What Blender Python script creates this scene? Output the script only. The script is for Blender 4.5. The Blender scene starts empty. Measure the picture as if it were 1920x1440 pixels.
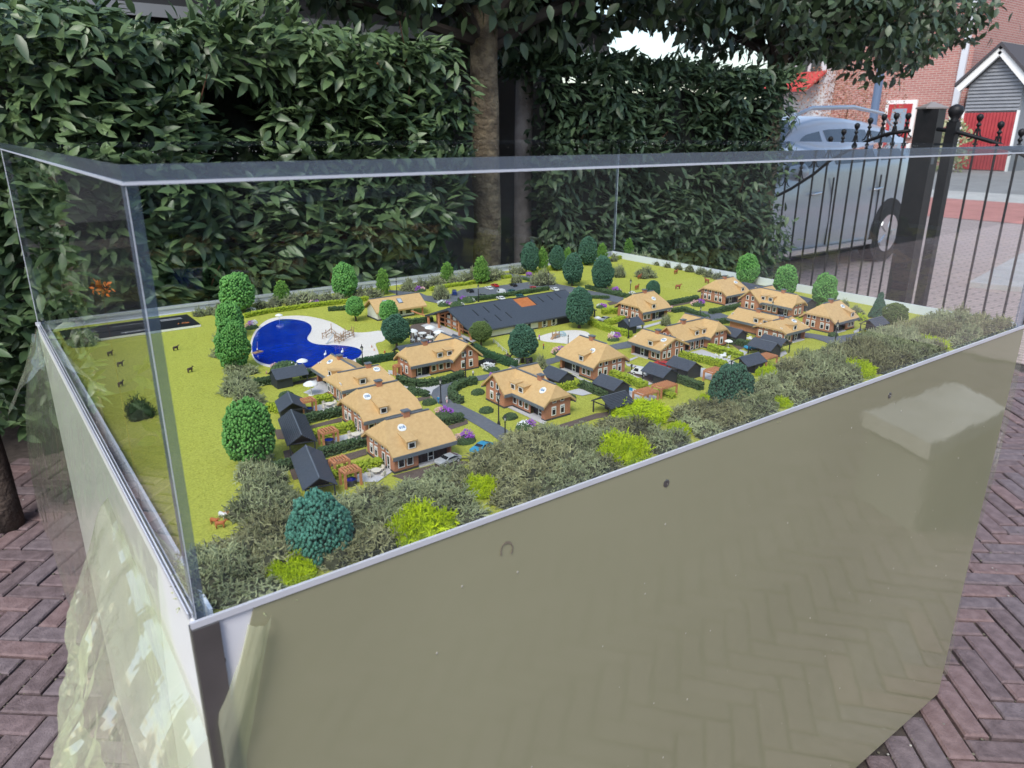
import bpy, bmesh, math, random
import numpy as np
from mathutils import Vector, Matrix, noise
R = math.radians
random.seed(7); rng = np.random.default_rng(7)
scene = bpy.context.scene
COL = scene.collection

# ---------------------------------------------------------------- camera
CAM = Vector((-0.08975, -0.53759, 1.30))
PITCH, ROLL, YAW, FPX = 0.330495, -0.002277, 0.638762, 1376.765
cd = bpy.data.cameras.new('camera'); cam = bpy.data.objects.new('camera', cd); COL.objects.link(cam)
cd.sensor_width = 36.0; cd.lens = 36.0*FPX/1920; cd.clip_start = 0.02; cd.clip_end = 400
cam.matrix_world = (Matrix.Translation(CAM) @ Matrix.Rotation(-YAW, 4, 'Z') @ Matrix.Rotation(math.pi/2-PITCH, 4, 'X') @ Matrix.Rotation(-ROLL, 4, 'Z'))
cd.dof.use_dof = True; cd.dof.focus_distance = 1.28; cd.dof.aperture_fstop = 11.5
scene.camera = cam

# ---------------------------------------------------------------- sky, sun, exposure
SUN_EL, SUN_AZ = R(52), R(235)      # azimuth measured clockwise from +Y
w = bpy.data.worlds.new('World'); scene.world = w; w.use_nodes = True
nt = w.node_tree; bg = nt.nodes['Background']
sky = nt.nodes.new('ShaderNodeTexSky'); sky.sky_type = 'NISHITA'; sky.sun_disc = False
sky.sun_elevation = SUN_EL; sky.sun_rotation = SUN_AZ
sky.air_density = 1.2; sky.dust_density = 2.0; sky.ozone_density = 1.3
nt.links.new(sky.outputs[0], bg.inputs[0]); bg.inputs[1].default_value = 0.15
sd = bpy.data.lights.new('sun', 'SUN'); sd.energy = 1.5; sd.angle = R(22); sd.color = (1.0, 0.968, 0.92)
so = bpy.data.objects.new('sun', sd); COL.objects.link(so)
sdir = Vector((math.sin(SUN_AZ)*math.cos(SUN_EL), math.cos(SUN_AZ)*math.cos(SUN_EL), math.sin(SUN_EL)))
so.rotation_euler = sdir.to_track_quat('Z', 'Y').to_euler(); so.location = (-2, -2, 5)
scene.view_settings.view_transform = 'Standard'; scene.view_settings.look = 'None'
scene.view_settings.exposure = 0.85; scene.view_settings.gamma = 1.0
scene.render.engine = 'CYCLES'
cy = scene.cycles
cy.use_denoising = True; cy.max_bounces = 8; cy.diffuse_bounces = 3; cy.glossy_bounces = 3
cy.transmission_bounces = 4; cy.transparent_max_bounces = 24; cy.caustics_reflective = False; cy.caustics_refractive = False
cy.sample_clamp_indirect = 6

# ---------------------------------------------------------------- helpers
def ray(px, py):
    xr, yr = (px-960)/FPX, -(py-720)/FPX
    cr, sr = math.cos(ROLL), math.sin(ROLL)
    x, y = xr*cr+yr*sr, -xr*sr+yr*cr
    c, s = math.cos(PITCH), math.sin(PITCH)
    d = (x, c+y*s, -s+y*c)
    cy_, sy_ = math.cos(YAW), math.sin(YAW)
    return Vector((d[0]*cy_+d[1]*sy_, -d[0]*sy_+d[1]*cy_, d[2]))
ZR, ZT, BW, BD = 0.9367, 1.2800, 1.5885, 1.1807      # rim and top of the case, its width and depth
ZG = ZR-0.0146                                      # ground of the scale model
K = 0.8125
def G(px, py, z=None):
    """pixel -> point on the horizontal plane z (default: the model's ground)"""
    z = ZG if z is None else z
    d = ray(px, py); t = (z-CAM.z)/d.z
    return CAM+d*t
def OUT(px, py, dist):
    d = ray(px, py); h = math.hypot(d.x, d.y)
    return CAM+d*(dist/h)
def proj(p):
    m = cam.matrix_world.inverted() @ Vector(p)
    return 960+FPX*m.x/-m.z, 720-FPX*m.y/-m.z, -m.z
def height_at(base, ytop):
    """height above base whose projection reaches image row ytop"""
    lo, hi = 0.0, 0.4
    for _ in range(40):
        mid = (lo+hi)/2
        if proj(base+Vector((0, 0, mid)))[1] > ytop: lo = mid
        else: hi = mid
    return lo
def width_at(base, wpx): return wpx*proj(base)[2]/FPX

def tag(o, label=None, cat=None, group=None, kind=None):
    if label: o['label'] = label
    if cat: o['category'] = cat
    if group: o['group'] = group
    if kind: o['kind'] = kind
    return o
def link(o, parent=None, loc=(0, 0, 0), rz=0.0):
    COL.objects.link(o); o.parent = parent; o.location = loc; o.rotation_euler = (0, 0, rz)
    return o
def empty(name, label, cat, loc=(0, 0, 0), rz=0.0, group=None):
    o = bpy.data.objects.new(name, None); o.empty_display_size = 0.02
    return tag(link(o, None, loc, rz), label, cat, group)
def copy_tree(o, parent=None):
    c = o.copy(); COL.objects.link(c); c.parent = parent
    for ch in list(o.children): copy_tree(ch, c)
    return c

class MB:
    """collects shapes; build() links them as ONE mesh object"""
    def __init__(s, f=1.0): s.v = []; s.f = []; s.m = []; s.k = f; s.mi = 0; s.sm = []; s.smooth = False
    def add(s, vs, fs):
        n = len(s.v); s.v += [(a[0]*s.k, a[1]*s.k, a[2]*s.k) for a in vs]
        for f in fs: s.f.append([i+n for i in f]); s.m.append(s.mi); s.sm.append(s.smooth)
        return s
    def box(s, x0, x1, y0, y1, z0, z1):
        return s.add([(x0,y0,z0),(x1,y0,z0),(x1,y1,z0),(x0,y1,z0),(x0,y0,z1),(x1,y0,z1),(x1,y1,z1),(x0,y1,z1)],
                     [(3,2,1,0),(4,5,6,7),(0,1,5,4),(1,2,6,5),(2,3,7,6),(3,0,4,7)])
    def bar(s, a, b, w, h=None, up=(0, 0, 1)):
        """box beam from a to b, w wide, h high"""
        a, b = Vector(a), Vector(b); h = h or w; d = (b-a).normalized(); u = Vector(up)
        sd_ = d.cross(u)
        if sd_.length < 1e-5: sd_ = d.cross(Vector((0, 1, 0)))
        sd_.normalize(); u = sd_.cross(d).normalized()
        vs = []
        for p in (a, b):
            for i, j in ((-1,-1),(1,-1),(1,1),(-1,1)): vs.append(tuple(p+sd_*(w/2*i)+u*(h/2*j)))
        return s.add(vs, [(3,2,1,0),(4,5,6,7),(0,1,5,4),(1,2,6,5),(2,3,7,6),(3,0,4,7)])
    def tube(s, pts, rad, n=8, cap=True):
        pts = [Vector(p) for p in pts]; rad = rad if isinstance(rad, (list, tuple)) else [rad]*len(pts)
        vs = []; prev = None
        for i, p in enumerate(pts):
            d = (pts[min(i+1, len(pts)-1)]-pts[max(i-1, 0)]).normalized()
            if prev is None:
                a = d.orthogonal().normalized()
            else:
                a = (prev-d*prev.dot(d)); a = a.normalized() if a.length > 1e-6 else d.orthogonal().normalized()
            prev = a; b = d.cross(a)
            for k in range(n):
                t = 2*math.pi*k/n; vs.append(tuple(p+(a*math.cos(t)+b*math.sin(t))*rad[i]))
        fs = []
        for i in range(len(pts)-1):
            for k in range(n): fs.append((i*n+k, i*n+(k+1) % n, (i+1)*n+(k+1) % n, (i+1)*n+k))
        if cap: fs.append(tuple(range(n-1, -1, -1))); fs.append(tuple((len(pts)-1)*n+k for k in range(n)))
        return s.add(vs, fs)
    def lathe(s, prof, n=12, at=(0, 0, 0)):
        vs = []; fs = []
        for r, z in prof:
            for k in range(n):
                t = 2*math.pi*k/n; vs.append((at[0]+r*math.cos(t), at[1]+r*math.sin(t), at[2]+z))
        for i in range(len(prof)-1):
            for k in range(n): fs.append((i*n+k, i*n+(k+1) % n, (i+1)*n+(k+1) % n, (i+1)*n+k))
        fs.append(tuple(range(n-1, -1, -1))); fs.append(tuple((len(prof)-1)*n+k for k in range(n)))
        return s.add(vs, fs)
    def prism(s, poly, h, z=0.0):
        n = len(poly); vs = [(p[0], p[1], z) for p in poly]+[(p[0], p[1], z+h) for p in poly]
        return s.add(vs, [tuple(range(n-1, -1, -1)), tuple(range(n, 2*n))]+[(i, (i+1) % n, n+(i+1) % n, n+i) for i in range(n)])
    def extrude(s, poly, vec):
        """3-d polygon swept along vec"""
        n = len(poly); vs = [tuple(p) for p in poly]+[(p[0]+vec[0], p[1]+vec[1], p[2]+vec[2]) for p in poly]
        return s.add(vs, [tuple(range(n-1, -1, -1)), tuple(range(n, 2*n))]+[(i, (i+1) % n, n+(i+1) % n, n+i) for i in range(n)])
    def slab(s, vs, fs, t):
        """sheet of faces given a thickness t straight down"""
        n = len(vs); cnt = {}
        for f in fs:
            for a, b in zip(f, f[1:]+f[:1]): cnt[(a, b)] = 1
        edges = [(a, b) for (a, b) in cnt if (b, a) not in cnt]
        return s.add(list(vs)+[(x, y, z-t) for x, y, z in vs], [tuple(f) for f in fs]+[tuple(i+n for i in reversed(f)) for f in fs]+[(b, a, a+n, b+n) for a, b in edges])
    def mesh(s, name, mats):
        me = bpy.data.meshes.new(name); me.from_pydata(s.v, [], s.f)
        for m in (mats if isinstance(mats, (list, tuple)) else [mats]): me.materials.append(m)
        me.polygons.foreach_set('material_index', s.m); me.polygons.foreach_set('use_smooth', s.sm)
        bm = bmesh.new(); bm.from_mesh(me); bmesh.ops.recalc_face_normals(bm, faces=bm.faces)
        big = [f for f in bm.faces if len(f.verts) > 4]
        if big: bmesh.ops.triangulate(bm, faces=big)
        bm.to_mesh(me); bm.free(); me.update()
        return me
    def build(s, name, mats, parent=None, loc=(0, 0, 0), rz=0.0):
        return link(bpy.data.objects.new(name, s.mesh(name, mats)), parent, loc, rz)
def obj(name, me, parent=None, loc=(0, 0, 0), rz=0.0):
    return link(bpy.data.objects.new(name, me), parent, loc, rz)
_cache = {}
def shared(key, fn):
    if key not in _cache: _cache[key] = fn()
    return _cache[key]

def np_mesh(name, V, F, mat, var=None, smooth=False):
    me = bpy.data.meshes.new(name); V = np.asarray(V, np.float32).reshape(-1, 3); F = np.asarray(F, np.int32)
    k = F.shape[1]
    me.vertices.add(len(V)); me.vertices.foreach_set('co', V.ravel())
    me.loops.add(F.size); me.loops.foreach_set('vertex_index', F.ravel())
    me.polygons.add(len(F)); me.polygons.foreach_set('loop_start', np.arange(0, F.size, k, dtype=np.int32))
    me.polygons.foreach_set('use_smooth', np.full(len(F), smooth))
    me.materials.append(mat)
    if var is not None:
        a = me.attributes.new('var', 'FLOAT', 'POINT'); a.data.foreach_set('value', np.asarray(var, np.float32))
    me.update(calc_edges=True); me.validate()
    return me
def scatter(pv, pf, Rm, T):
    pv = np.asarray(pv, float); pf = np.asarray(pf)
    n = len(T); V = np.einsum('nij,kj->nki', Rm, pv)+np.asarray(T)[:, None, :]
    F = pf[None]+(np.arange(n)*len(pv))[:, None, None]
    return V.reshape(-1, 3), F.reshape(-1, pf.shape[1])
def frames(d, n):
    """rotation matrices with x along d and z near n"""
    d = d/np.linalg.norm(d, axis=1, keepdims=True)
    z = n-d*np.sum(n*d, 1, keepdims=True); z /= np.maximum(np.linalg.norm(z, axis=1, keepdims=True), 1e-6)
    y = np.cross(z, d)
    return np.stack([d, y, z], axis=2)
def ico(sub=0):
    bm = bmesh.new(); bmesh.ops.create_icosphere(bm, subdivisions=sub+1, radius=1.0)
    v = np.array([tuple(x.co) for x in bm.verts]); f = np.array([[x.index for x in fc.verts] for fc in bm.faces]); bm.free()
    return v, f
ICO = ico(0); ICO2 = ico(1)
def leaf_proto(w=0.36, fold=0.10, droop=0.10):
    ts = [0, .14, .40, .72, 1.0]; ws = [0, w*.30, w/2, w*.34, 0]
    v = []; 
    for t, hw in zip(ts, ws):
        z = -droop*t*t
        if hw == 0: v.append((t, 0, z))
        else: v += [(t, hw, z+fold*hw*2), (t, 0, z), (t, -hw, z+fold*hw*2)]
    f = [(0,2,1),(0,3,2),(7,8,10),(8,9,10)]
    for a in (1, 4): f += [(a,a+1,a+4),(a,a+4,a+3),(a+1,a+2,a+5),(a+1,a+5,a+4)]
    return np.array(v, float), np.array(f)

# ---------------------------------------------------------------- materials
def mat(name, c1, c2=None, rough=0.7, ns=None, det=4.0, bump=0.0, bs=None, metal=0.0, spec=0.5, var=False, coat=0.0, lo=0.35, hi=0.65, sub=0.0, trans=0.0, nrough=0.0):
    m = bpy.data.materials.new(name); m.use_nodes = True; t = m.node_tree; N = t.nodes; L = t.links
    b = N['Principled BSDF']
    b.inputs['Base Color'].default_value = (*c1, 1); b.inputs['Roughness'].default_value = rough
    b.inputs['Metallic'].default_value = metal; b.inputs['Specular IOR Level'].default_value = spec
    b.inputs['Coat Weight'].default_value = coat; b.inputs['Coat Roughness'].default_value = 0.05
    tc = N.new('ShaderNodeTexCoord')
    fac = None
    if ns:
        nz = N.new('ShaderNodeTexNoise'); nz.inputs['Scale'].default_value = ns; nz.inputs['Detail'].default_value = det
        L.new(tc.outputs['Object'], nz.inputs['Vector'])
        mr = N.new('ShaderNodeMapRange'); mr.inputs[1].default_value = lo; mr.inputs[2].default_value = hi
        L.new(nz.outputs['Fac'], mr.inputs[0]); fac = mr.outputs[0]
        if nrough:
            ra = N.new('ShaderNodeMath'); ra.operation = 'MULTIPLY_ADD'; ra.inputs[1].default_value = nrough; ra.inputs[2].default_value = rough
            L.new(fac, ra.inputs[0]); L.new(ra.outputs[0], b.inputs['Roughness'])
    if var:
        at = N.new('ShaderNodeAttribute'); at.attribute_name = 'var'
        if fac is not None:
            mx = N.new('ShaderNodeMath'); mx.operation = 'MULTIPLY_ADD'; mx.inputs[1].default_value = 0.5
            ad = N.new('ShaderNodeMath'); ad.operation = 'MULTIPLY'; ad.inputs[1].default_value = 0.5
            L.new(fac, ad.inputs[0]); L.new(at.outputs['Fac'], mx.inputs[0]); L.new(ad.outputs[0], mx.inputs[2]); fac = mx.outputs[0]
        else: fac = at.outputs['Fac']
    if c2 is not None and fac is not None:
        mix = N.new('ShaderNodeMix'); mix.data_type = 'RGBA'
        mix.inputs[6].default_value = (*c1, 1); mix.inputs[7].default_value = (*c2, 1)
        L.new(fac, mix.inputs[0]); L.new(mix.outputs[2], b.inputs['Base Color'])
    if bump:
        n2 = N.new('ShaderNodeTexNoise'); n2.inputs['Scale'].default_value = bs or 60; n2.inputs['Detail'].default_value = 5
        L.new(tc.outputs['Object'], n2.inputs['Vector'])
        bp = N.new('ShaderNodeBump'); bp.inputs['Strength'].default_value = bump; bp.inputs['Distance'].default_value = 1.0/(bs or 60)
        L.new(n2.outputs['Fac'], bp.inputs['Height']); L.new(bp.outputs[0], b.inputs['Normal'])
    if trans:
        tr = N.new('ShaderNodeBsdfTranslucent'); ms = N.new('ShaderNodeMixShader'); ms.inputs[0].default_value = trans
        src = b.inputs['Base Color'].links
        if src: L.new(src[0].from_socket, tr.inputs[0])
        else: tr.inputs[0].default_value = (*c1, 1)
        L.new(b.outputs[0], ms.inputs[1]); L.new(tr.outputs[0], ms.inputs[2]); L.new(ms.outputs[0], N['Material Output'].inputs[0])
    return m
def glass_mat(name, tint, ior=1.6, rough=0.0, film=0.0, fcol=(0.8, 0.85, 0.55), bump=0.0):
    """thin clear sheet: light passes straight through, its outer face mirrors by Fresnel; film adds a milky tint"""
    m = bpy.data.materials.new(name); m.use_nodes = True; t = m.node_tree; N = t.nodes; L = t.links
    N.remove(N['Principled BSDF'])
    tr = N.new('ShaderNodeBsdfTransparent'); tr.inputs[0].default_value = (*tint, 1)
    gl = N.new('ShaderNodeBsdfGlossy'); gl.inputs['Roughness'].default_value = rough; gl.inputs['Color'].default_value = (1, 1, 1, 1)
    fr = N.new('ShaderNodeFresnel'); fr.inputs[0].default_value = ior
    geo = N.new('ShaderNodeNewGeometry'); inv = N.new('ShaderNodeMath'); inv.operation = 'SUBTRACT'; inv.inputs[0].default_value = 1
    L.new(geo.outputs['Backfacing'], inv.inputs[1])
    mu = N.new('ShaderNodeMath'); mu.operation = 'MULTIPLY'; L.new(fr.outputs[0], mu.inputs[0]); L.new(inv.outputs[0], mu.inputs[1])
    base = tr.outputs[0]
    if film:
        df = N.new('ShaderNodeBsdfDiffuse'); df.inputs[0].default_value = (*fcol, 1)
        tl = N.new('ShaderNodeBsdfTranslucent'); tl.inputs[0].default_value = (*fcol, 1)
        m0 = N.new('ShaderNodeMixShader'); m0.inputs[0].default_value = 0.5; L.new(df.outputs[0], m0.inputs[1]); L.new(tl.outputs[0], m0.inputs[2])
        m1 = N.new('ShaderNodeMixShader'); m1.inputs[0].default_value = film
        L.new(tr.outputs[0], m1.inputs[1]); L.new(m0.outputs[0], m1.inputs[2]); base = m1.outputs[0]
    if bump:
        tc = N.new('ShaderNodeTexCoord'); nz = N.new('ShaderNodeTexNoise'); nz.inputs['Scale'].default_value = 14
        nz.inputs['Detail'].default_value = 3; bp = N.new('ShaderNodeBump'); bp.inputs['Strength'].default_value = bump; bp.inputs['Distance'].default_value = 0.02
        L.new(tc.outputs['Object'], nz.inputs['Vector']); L.new(nz.outputs['Fac'], bp.inputs['Height'])
        L.new(bp.outputs[0], gl.inputs['Normal'])
    ms = N.new('ShaderNodeMixShader'); L.new(mu.outputs[0], ms.inputs[0]); L.new(base, ms.inputs[1]); L.new(gl.outputs[0], ms.inputs[2])
    L.new(ms.outputs[0], N['Material Output'].inputs[0])
    return m
def brick_mat(name, c1, c2, mortar, scale, axis='X', bw=0.22, bh=0.065):
    m = mat(name, c1, rough=0.85); t = m.node_tree; N = t.nodes; L = t.links; b = N['Principled BSDF']
    tc = N.new('ShaderNodeTexCoord'); sp = N.new('ShaderNodeSeparateXYZ'); cb = N.new('ShaderNodeCombineXYZ'); L.new(tc.outputs['Object'], sp.inputs[0])
    ad = N.new('ShaderNodeMath'); ad.operation = 'ADD'; L.new(sp.outputs[0], ad.inputs[0]); L.new(sp.outputs[1], ad.inputs[1])
    L.new(ad.outputs[0], cb.inputs[0]); L.new(sp.outputs[2], cb.inputs[1])
    bk = N.new('ShaderNodeTexBrick'); bk.inputs['Scale'].default_value = scale
    bk.inputs['Color1'].default_value = (*c1, 1); bk.inputs['Color2'].default_value = (*c2, 1); bk.inputs['Mortar'].default_value = (*mortar, 1)
    bk.inputs['Brick Width'].default_value = bw; bk.inputs['Row Height'].default_value = bh; bk.inputs['Mortar Size'].default_value = bh*0.14; bk.inputs['Bias'].default_value = 0
    L.new(cb.outputs[0], bk.inputs['Vector']); L.new(bk.outputs['Color'], b.inputs['Base Color'])
    bp = N.new('ShaderNodeBump'); bp.inputs['Strength'].default_value = 0.35; bp.inputs['Distance'].default_value = 0.01/scale
    inv = N.new('ShaderNodeMath'); inv.operation = 'SUBTRACT'; inv.inputs[0].default_value = 1; L.new(bk.outputs['Fac'], inv.inputs[1])
    L.new(inv.outputs[0], bp.inputs['Height']); L.new(bp.outputs[0], b.inputs['Normal'])
    return m

MM = dict(
  thatch=mat('thatch card', (.54,.345,.15), (.60,.395,.18), .8, ns=200, bump=.12, bs=900),
  brickw=mat('printed brick', (.40,.165,.09), (.48,.21,.12), .8, ns=500, bump=.15, bs=1500),
  plinth=mat('dark plinth', (.045,.048,.055), rough=.7),
  fascia=mat('grey fascia', (.135,.155,.18), rough=.55),
  black=mat('matt black', (.016,.017,.019), rough=.6),
  slate=mat('anthracite roof', (.050,.060,.078), (.062,.072,.092), .62, ns=300, bump=.08, bs=1200),
  shed=mat('anthracite wall', (.028,.034,.040), rough=.65, bump=.1, bs=900),
  white=mat('white plastic', (.78,.78,.76), rough=.5),
  cream=mat('cream wall', (.74,.73,.68), rough=.6),
  pane=mat('dark pane', (.018,.022,.026), rough=.12, spec=.6),
  timber=mat('orange timber', (.50,.21,.10), (.57,.25,.12), .6, ns=260),
  rust=mat('terracotta', (.43,.135,.035), (.50,.17,.05), .7, ns=160),
  oak=mat('oak shutter', (.40,.25,.10), rough=.6),
  ink=mat('blue ink', (.05,.16,.33), rough=.5),
  lawn=mat('flocked lawn', (.28,.31,.035), (.50,.50,.075), .95, ns=420, det=8, bump=.9, bs=1400, lo=.3, hi=.7),
  asphalt=mat('model asphalt', (.115,.125,.145), (.14,.15,.17), .75, ns=180, bump=.1, bs=1500),
  gravel=mat('brown gravel', (.085,.060,.048), (.16,.12,.10), .95, ns=1100, det=6, bump=.6, bs=1500),
  terrace=mat('pale terrace', (.48,.47,.48), (.58,.56,.565), .7, ns=600, bump=.15, bs=1200),
  sand=mat('white sand', (.66,.60,.53), (.74,.70,.65), .95, ns=500, bump=.5, bs=1500),
  water=mat('blue resin water', (.0,.022,.30), (.0,.036,.42), .06, ns=20, spec=.6, coat=.3, bump=.06, bs=90),
  pool=mat('pool water', (.03,.25,.50), rough=.08),
  leafd=mat('dark hedge flock', (.028,.062,.022), (.075,.125,.045), .85, var=True),
  leafl=mat('light hedge flock', (.17,.25,.012), (.40,.47,.03), .85, var=True),
  leafs=mat('smooth hedge flock', (.022,.075,.03), (.05,.12,.05), .85, var=True),
  crowng=mat('green crown flock', (.030,.14,.022), (.15,.36,.08), .8, var=True),
  crownd=mat('dark crown flock', (.016,.062,.036), (.060,.150,.090), .85, var=True),
  crownb=mat('blue green crown flock', (.022,.10,.068), (.10,.29,.21), .85, var=True),
  crowno=mat('olive crown flock', (.05,.085,.018), (.13,.19,.05), .85, var=True),
  crownc=mat('conifer flock', (.05,.15,.015), (.17,.33,.05), .85, var=True),
  bark=mat('model bark', (.05,.03,.018), (.09,.06,.04), .9, ns=500),
  lichen=mat('grey green lichen', (.048,.052,.020), (.44,.44,.23), .9, var=True, ns=9, lo=.3, hi=.7),
  lichen2=mat('pale lichen', (.085,.105,.045), (.47,.51,.28), .9, var=True, ns=14, lo=.3, hi=.7),
  lime=mat('lime lichen', (.24,.36,.0), (.62,.75,.005), .85, var=True, ns=30, lo=.3, hi=.7),
  lichcore=mat('lichen core', (.035,.038,.02), (.08,.085,.048), .95, ns=60),
  limecore=mat('lime core', (.19,.28,.0), (.30,.38,.005), .95, ns=60),
  pink=mat('pink blossom', (.78,.40,.42), (.85,.62,.58), .8, ns=400),
  purple=mat('purple blossom', (.30,.06,.52), (.48,.14,.68), .8, ns=400),
  wblos=mat('white blossom', (.80,.80,.80), rough=.8),
  legend=mat('legend plate', (.012,.013,.016), rough=.35),
  lampglass=mat('lantern pane', (.62,.62,.60), rough=.3),
  skin=mat('figure skin', (.58,.36,.27), rough=.6), jeans=mat('figure blue', (.05,.10,.22), rough=.8), shirt=mat('figure shirt', (.62,.60,.58), rough=.8), coatd=mat('figure dark', (.03,.03,.035), rough=.8),
  deer=mat('deer brown', (.42,.12,.035), rough=.7), cowb=mat('cow brown', (.30,.085,.03), rough=.7), cattle=mat('dark cattle', (.07,.045,.03), rough=.7), hblack=mat('horse dark', (.06,.05,.05), rough=.7), hwhite=mat('horse white', (.7,.69,.66), rough=.7),
  playwood=mat('playground wood', (.36,.22,.12), rough=.7), chairw=mat('ivory chair', (.70,.64,.54), rough=.6),
)
def paint(name, c): return mat(name, c, rough=.28, coat=.5)
CARC = dict(silver=paint('silver paint', (.42,.43,.44)), blue=paint('sky blue paint', (.04,.30,.50)), white=paint('white paint', (.75,.76,.77)), red=paint('red paint', (.45,.02,.025)),
            black=paint('black paint', (.02,.02,.022)), navy=paint('navy paint', (.012,.035,.16)), teal=paint('teal paint', (.015,.10,.10)), grey=paint('grey paint', (.10,.105,.11)))
# ================================================================ ground, paving
GROUND = mat('joint soil', (.035,.028,.024), (.07,.058,.05), .95, ns=40, bump=.4, bs=300)
PAVER = []
for i, (a, b) in enumerate([((.118,.083,.086),(.185,.134,.138)),((.095,.068,.071),(.16,.120,.124)),((.142,.092,.090),(.205,.142,.140)),((.11,.086,.093),(.175,.140,.148))]):
    PAVER.append(mat('clinker paver %d' % i, a, b, .82, ns=34, det=8, bump=.5, bs=160))
gs = 60.0
gnd = MB()
prof = [(-40, -.012), (9.5, -.012), (13, .03), (24, .27), (120, .27)]
for (x0, z0), (x1, z1) in zip(prof[:-1], prof[1:]):
    gnd.add([(x0, -60, z0), (x1, -60, z1), (x1, 90, z1), (x0, 90, z0)], [(0, 1, 2, 3)])
g = gnd.build('ground', GROUND); tag(g, kind='structure')
# herringbone clinkers, laid at about -40 degrees to the stand
BL, BWD, JT = 0.1835, 0.0585, 0.004
ANG = R(-40)
ca, sa = math.cos(ANG), math.sin(ANG)
def stand_hides(p):
    d = Vector(p)-CAM
    t0, t1 = 0.0, 1.0
    for a, lo, hi in ((0, 0.0, BW), (1, 0.0, BD), (2, 0.0, ZR)):
        if abs(d[a]) < 1e-9:
            if not lo < CAM[a] < hi: return False
            continue
        ta, tb = (lo-CAM[a])/d[a], (hi-CAM[a])/d[a]
        if ta > tb: ta, tb = tb, ta
        t0, t1 = max(t0, ta), min(t1, tb)
    return t0 < t1-1e-4
bricks = []
wd = BWD+JT; ln = 3*wd     # brick module 3:1
for i in range(-88, 89):
    for j in range(-88, 89):
        r6 = (i-j) % 6                     # 3:1 herringbone: a lying brick starts at 0, an upright one ends at 3
        if r6 == 0: bx, by, hor = (i+1.5)*wd, (j+.5)*wd, True
        elif r6 == 3: bx, by, hor = (i+.5)*wd, (j-.5)*wd, False
        else: continue
        x = bx*ca-by*sa+.8; y = bx*sa+by*ca+.6
        if -2.6 < x < 4.75 and -2.6 < y < 2.9: bricks.append((x, y, hor))
def paver_mesh(seed):
    rr = random.Random(seed); m = MB(); a, b, c = BL/2-rr.uniform(0, .003), BWD/2-rr.uniform(0, .002), .006
    def ring(s, z): return [(-a+s, -b+s, z), (a-s, -b+s, z), (a-s, b-s, z), (-a+s, b-s, z)]
    vs = ring(0, -.02)+ring(0, -.004)+ring(c*.8, 0.0)
    vs = [(x+rr.uniform(-.0012, .0012), y+rr.uniform(-.0012, .0012), z) for x, y, z in vs]
    fs = [(8, 9, 10, 11)]
    for r_ in (0, 4):
        for k in range(4): fs.append((r_+k, r_+(k+1) % 4, r_+4+(k+1) % 4, r_+4+k))
    m.add(vs, fs); return m.mesh('paver', PAVER[seed % 4])
PM = [paver_mesh(s) for s in range(12)]
vis = []; rest = []
for (x, y, hor) in bricks:
    if 0.03 < x < BW-.03 and 0.03 < y < BD-.03: continue
    px, py, dz = proj((x, y, 0))
    seen = dz > 0 and -60 < px < 1980 and 0 < py < 1500 and not stand_hides((x, y, 0))
    if seen and px > 300 and py < 560: seen = False
    (vis if seen else rest).append((dz if seen else 9, x, y, hor))
vis.sort(); rest += vis[300:]; vis = vis[:300]
pav = MB().box(-2.7, 4.85, -2.7, 3.0, -.05, -.016).build('paved_yard', GROUND); tag(pav, kind='structure')
for dz, x, y, hor in vis:
    k = random.randrange(12)
    o = obj('paver', PM[k], pav, (x, y, random.uniform(-.003, .002)), ANG+(0 if hor else math.pi/2)+random.choice((0, math.pi))+random.gauss(0, .008))
    o.rotation_euler[0] = random.gauss(0, .006); o.rotation_euler[1] = random.gauss(0, .004)
pv = np.array([tuple(v.co) for v in PM[0].vertices]); pf = []
for p in PM[0].polygons:
    vv = list(p.vertices)
    for q in range(1, len(vv)-1): pf.append((vv[0], vv[q], vv[q+1]))
rm = []; tt = []
for dz, x, y, hor in rest:
    a = ANG+(0 if hor else math.pi/2)+random.gauss(0, .008); c_, s_ = math.cos(a), math.sin(a)
    rm.append([[c_, -s_, 0], [s_, c_, 0], [0, 0, 1]]); tt.append((x, y, random.uniform(-.003, .002)))
V, F = scatter(pv, np.array(pf), np.array(rm), np.array(tt))
PAVER_VAR = mat('clinker paver field', (.098,.071,.074), (.185,.135,.139), .82, var=True, ns=34, det=8, bump=.5, bs=160)
o = obj('paver_field', np_mesh('paver_field', V, F, PAVER_VAR, np.repeat(rng.random(len(tt)), len(pv))), pav); tag(o, kind='stuff')
# moss and grit lying in the joints
n = 5000; T = np.column_stack([rng.uniform(-2.2, 4.2, n), rng.uniform(-1.6, 2.6, n), rng.uniform(-.004, .002, n)])
nn = np.array([noise.noise((t[0]*2.2, t[1]*2.2, 0)) for t in T]); T = T[nn > -.05]
s = rng.uniform(.0012, .0035, len(T)); Rm = np.eye(3)[None]*s[:, None, None]*np.array([1, 1, .5])
V, F = scatter(ICO[0], ICO[1], Rm, T)
o = obj('grit', np_mesh('grit', V, F, mat('pale grit', (.10,.095,.08), (.42,.41,.38), .95, var=True), np.repeat(rng.random(len(T))**2, 12))); tag(o, 'pale grit and crumbs scattered over the clinker paving', 'grit', kind='stuff')

n = 26000; T = np.column_stack([rng.uniform(-1.6, 4.0, n), rng.uniform(-1.2, 2.6, n), rng.uniform(-.010, -.003, n)])
s = rng.uniform(.0015, .0042, n); V, F = scatter(ICO[0], ICO[1], np.eye(3)[None]*s[:, None, None]*np.array([1, 1, .6]), T)
o = obj('moss', np_mesh('moss', V, F, mat('joint moss', (.05,.05,.03), (.16,.15,.11), .95, var=True), np.repeat(rng.random(n), 12))); tag(o, 'dull moss and sand filling the joints between the pavers', 'moss', kind='stuff')

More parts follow.
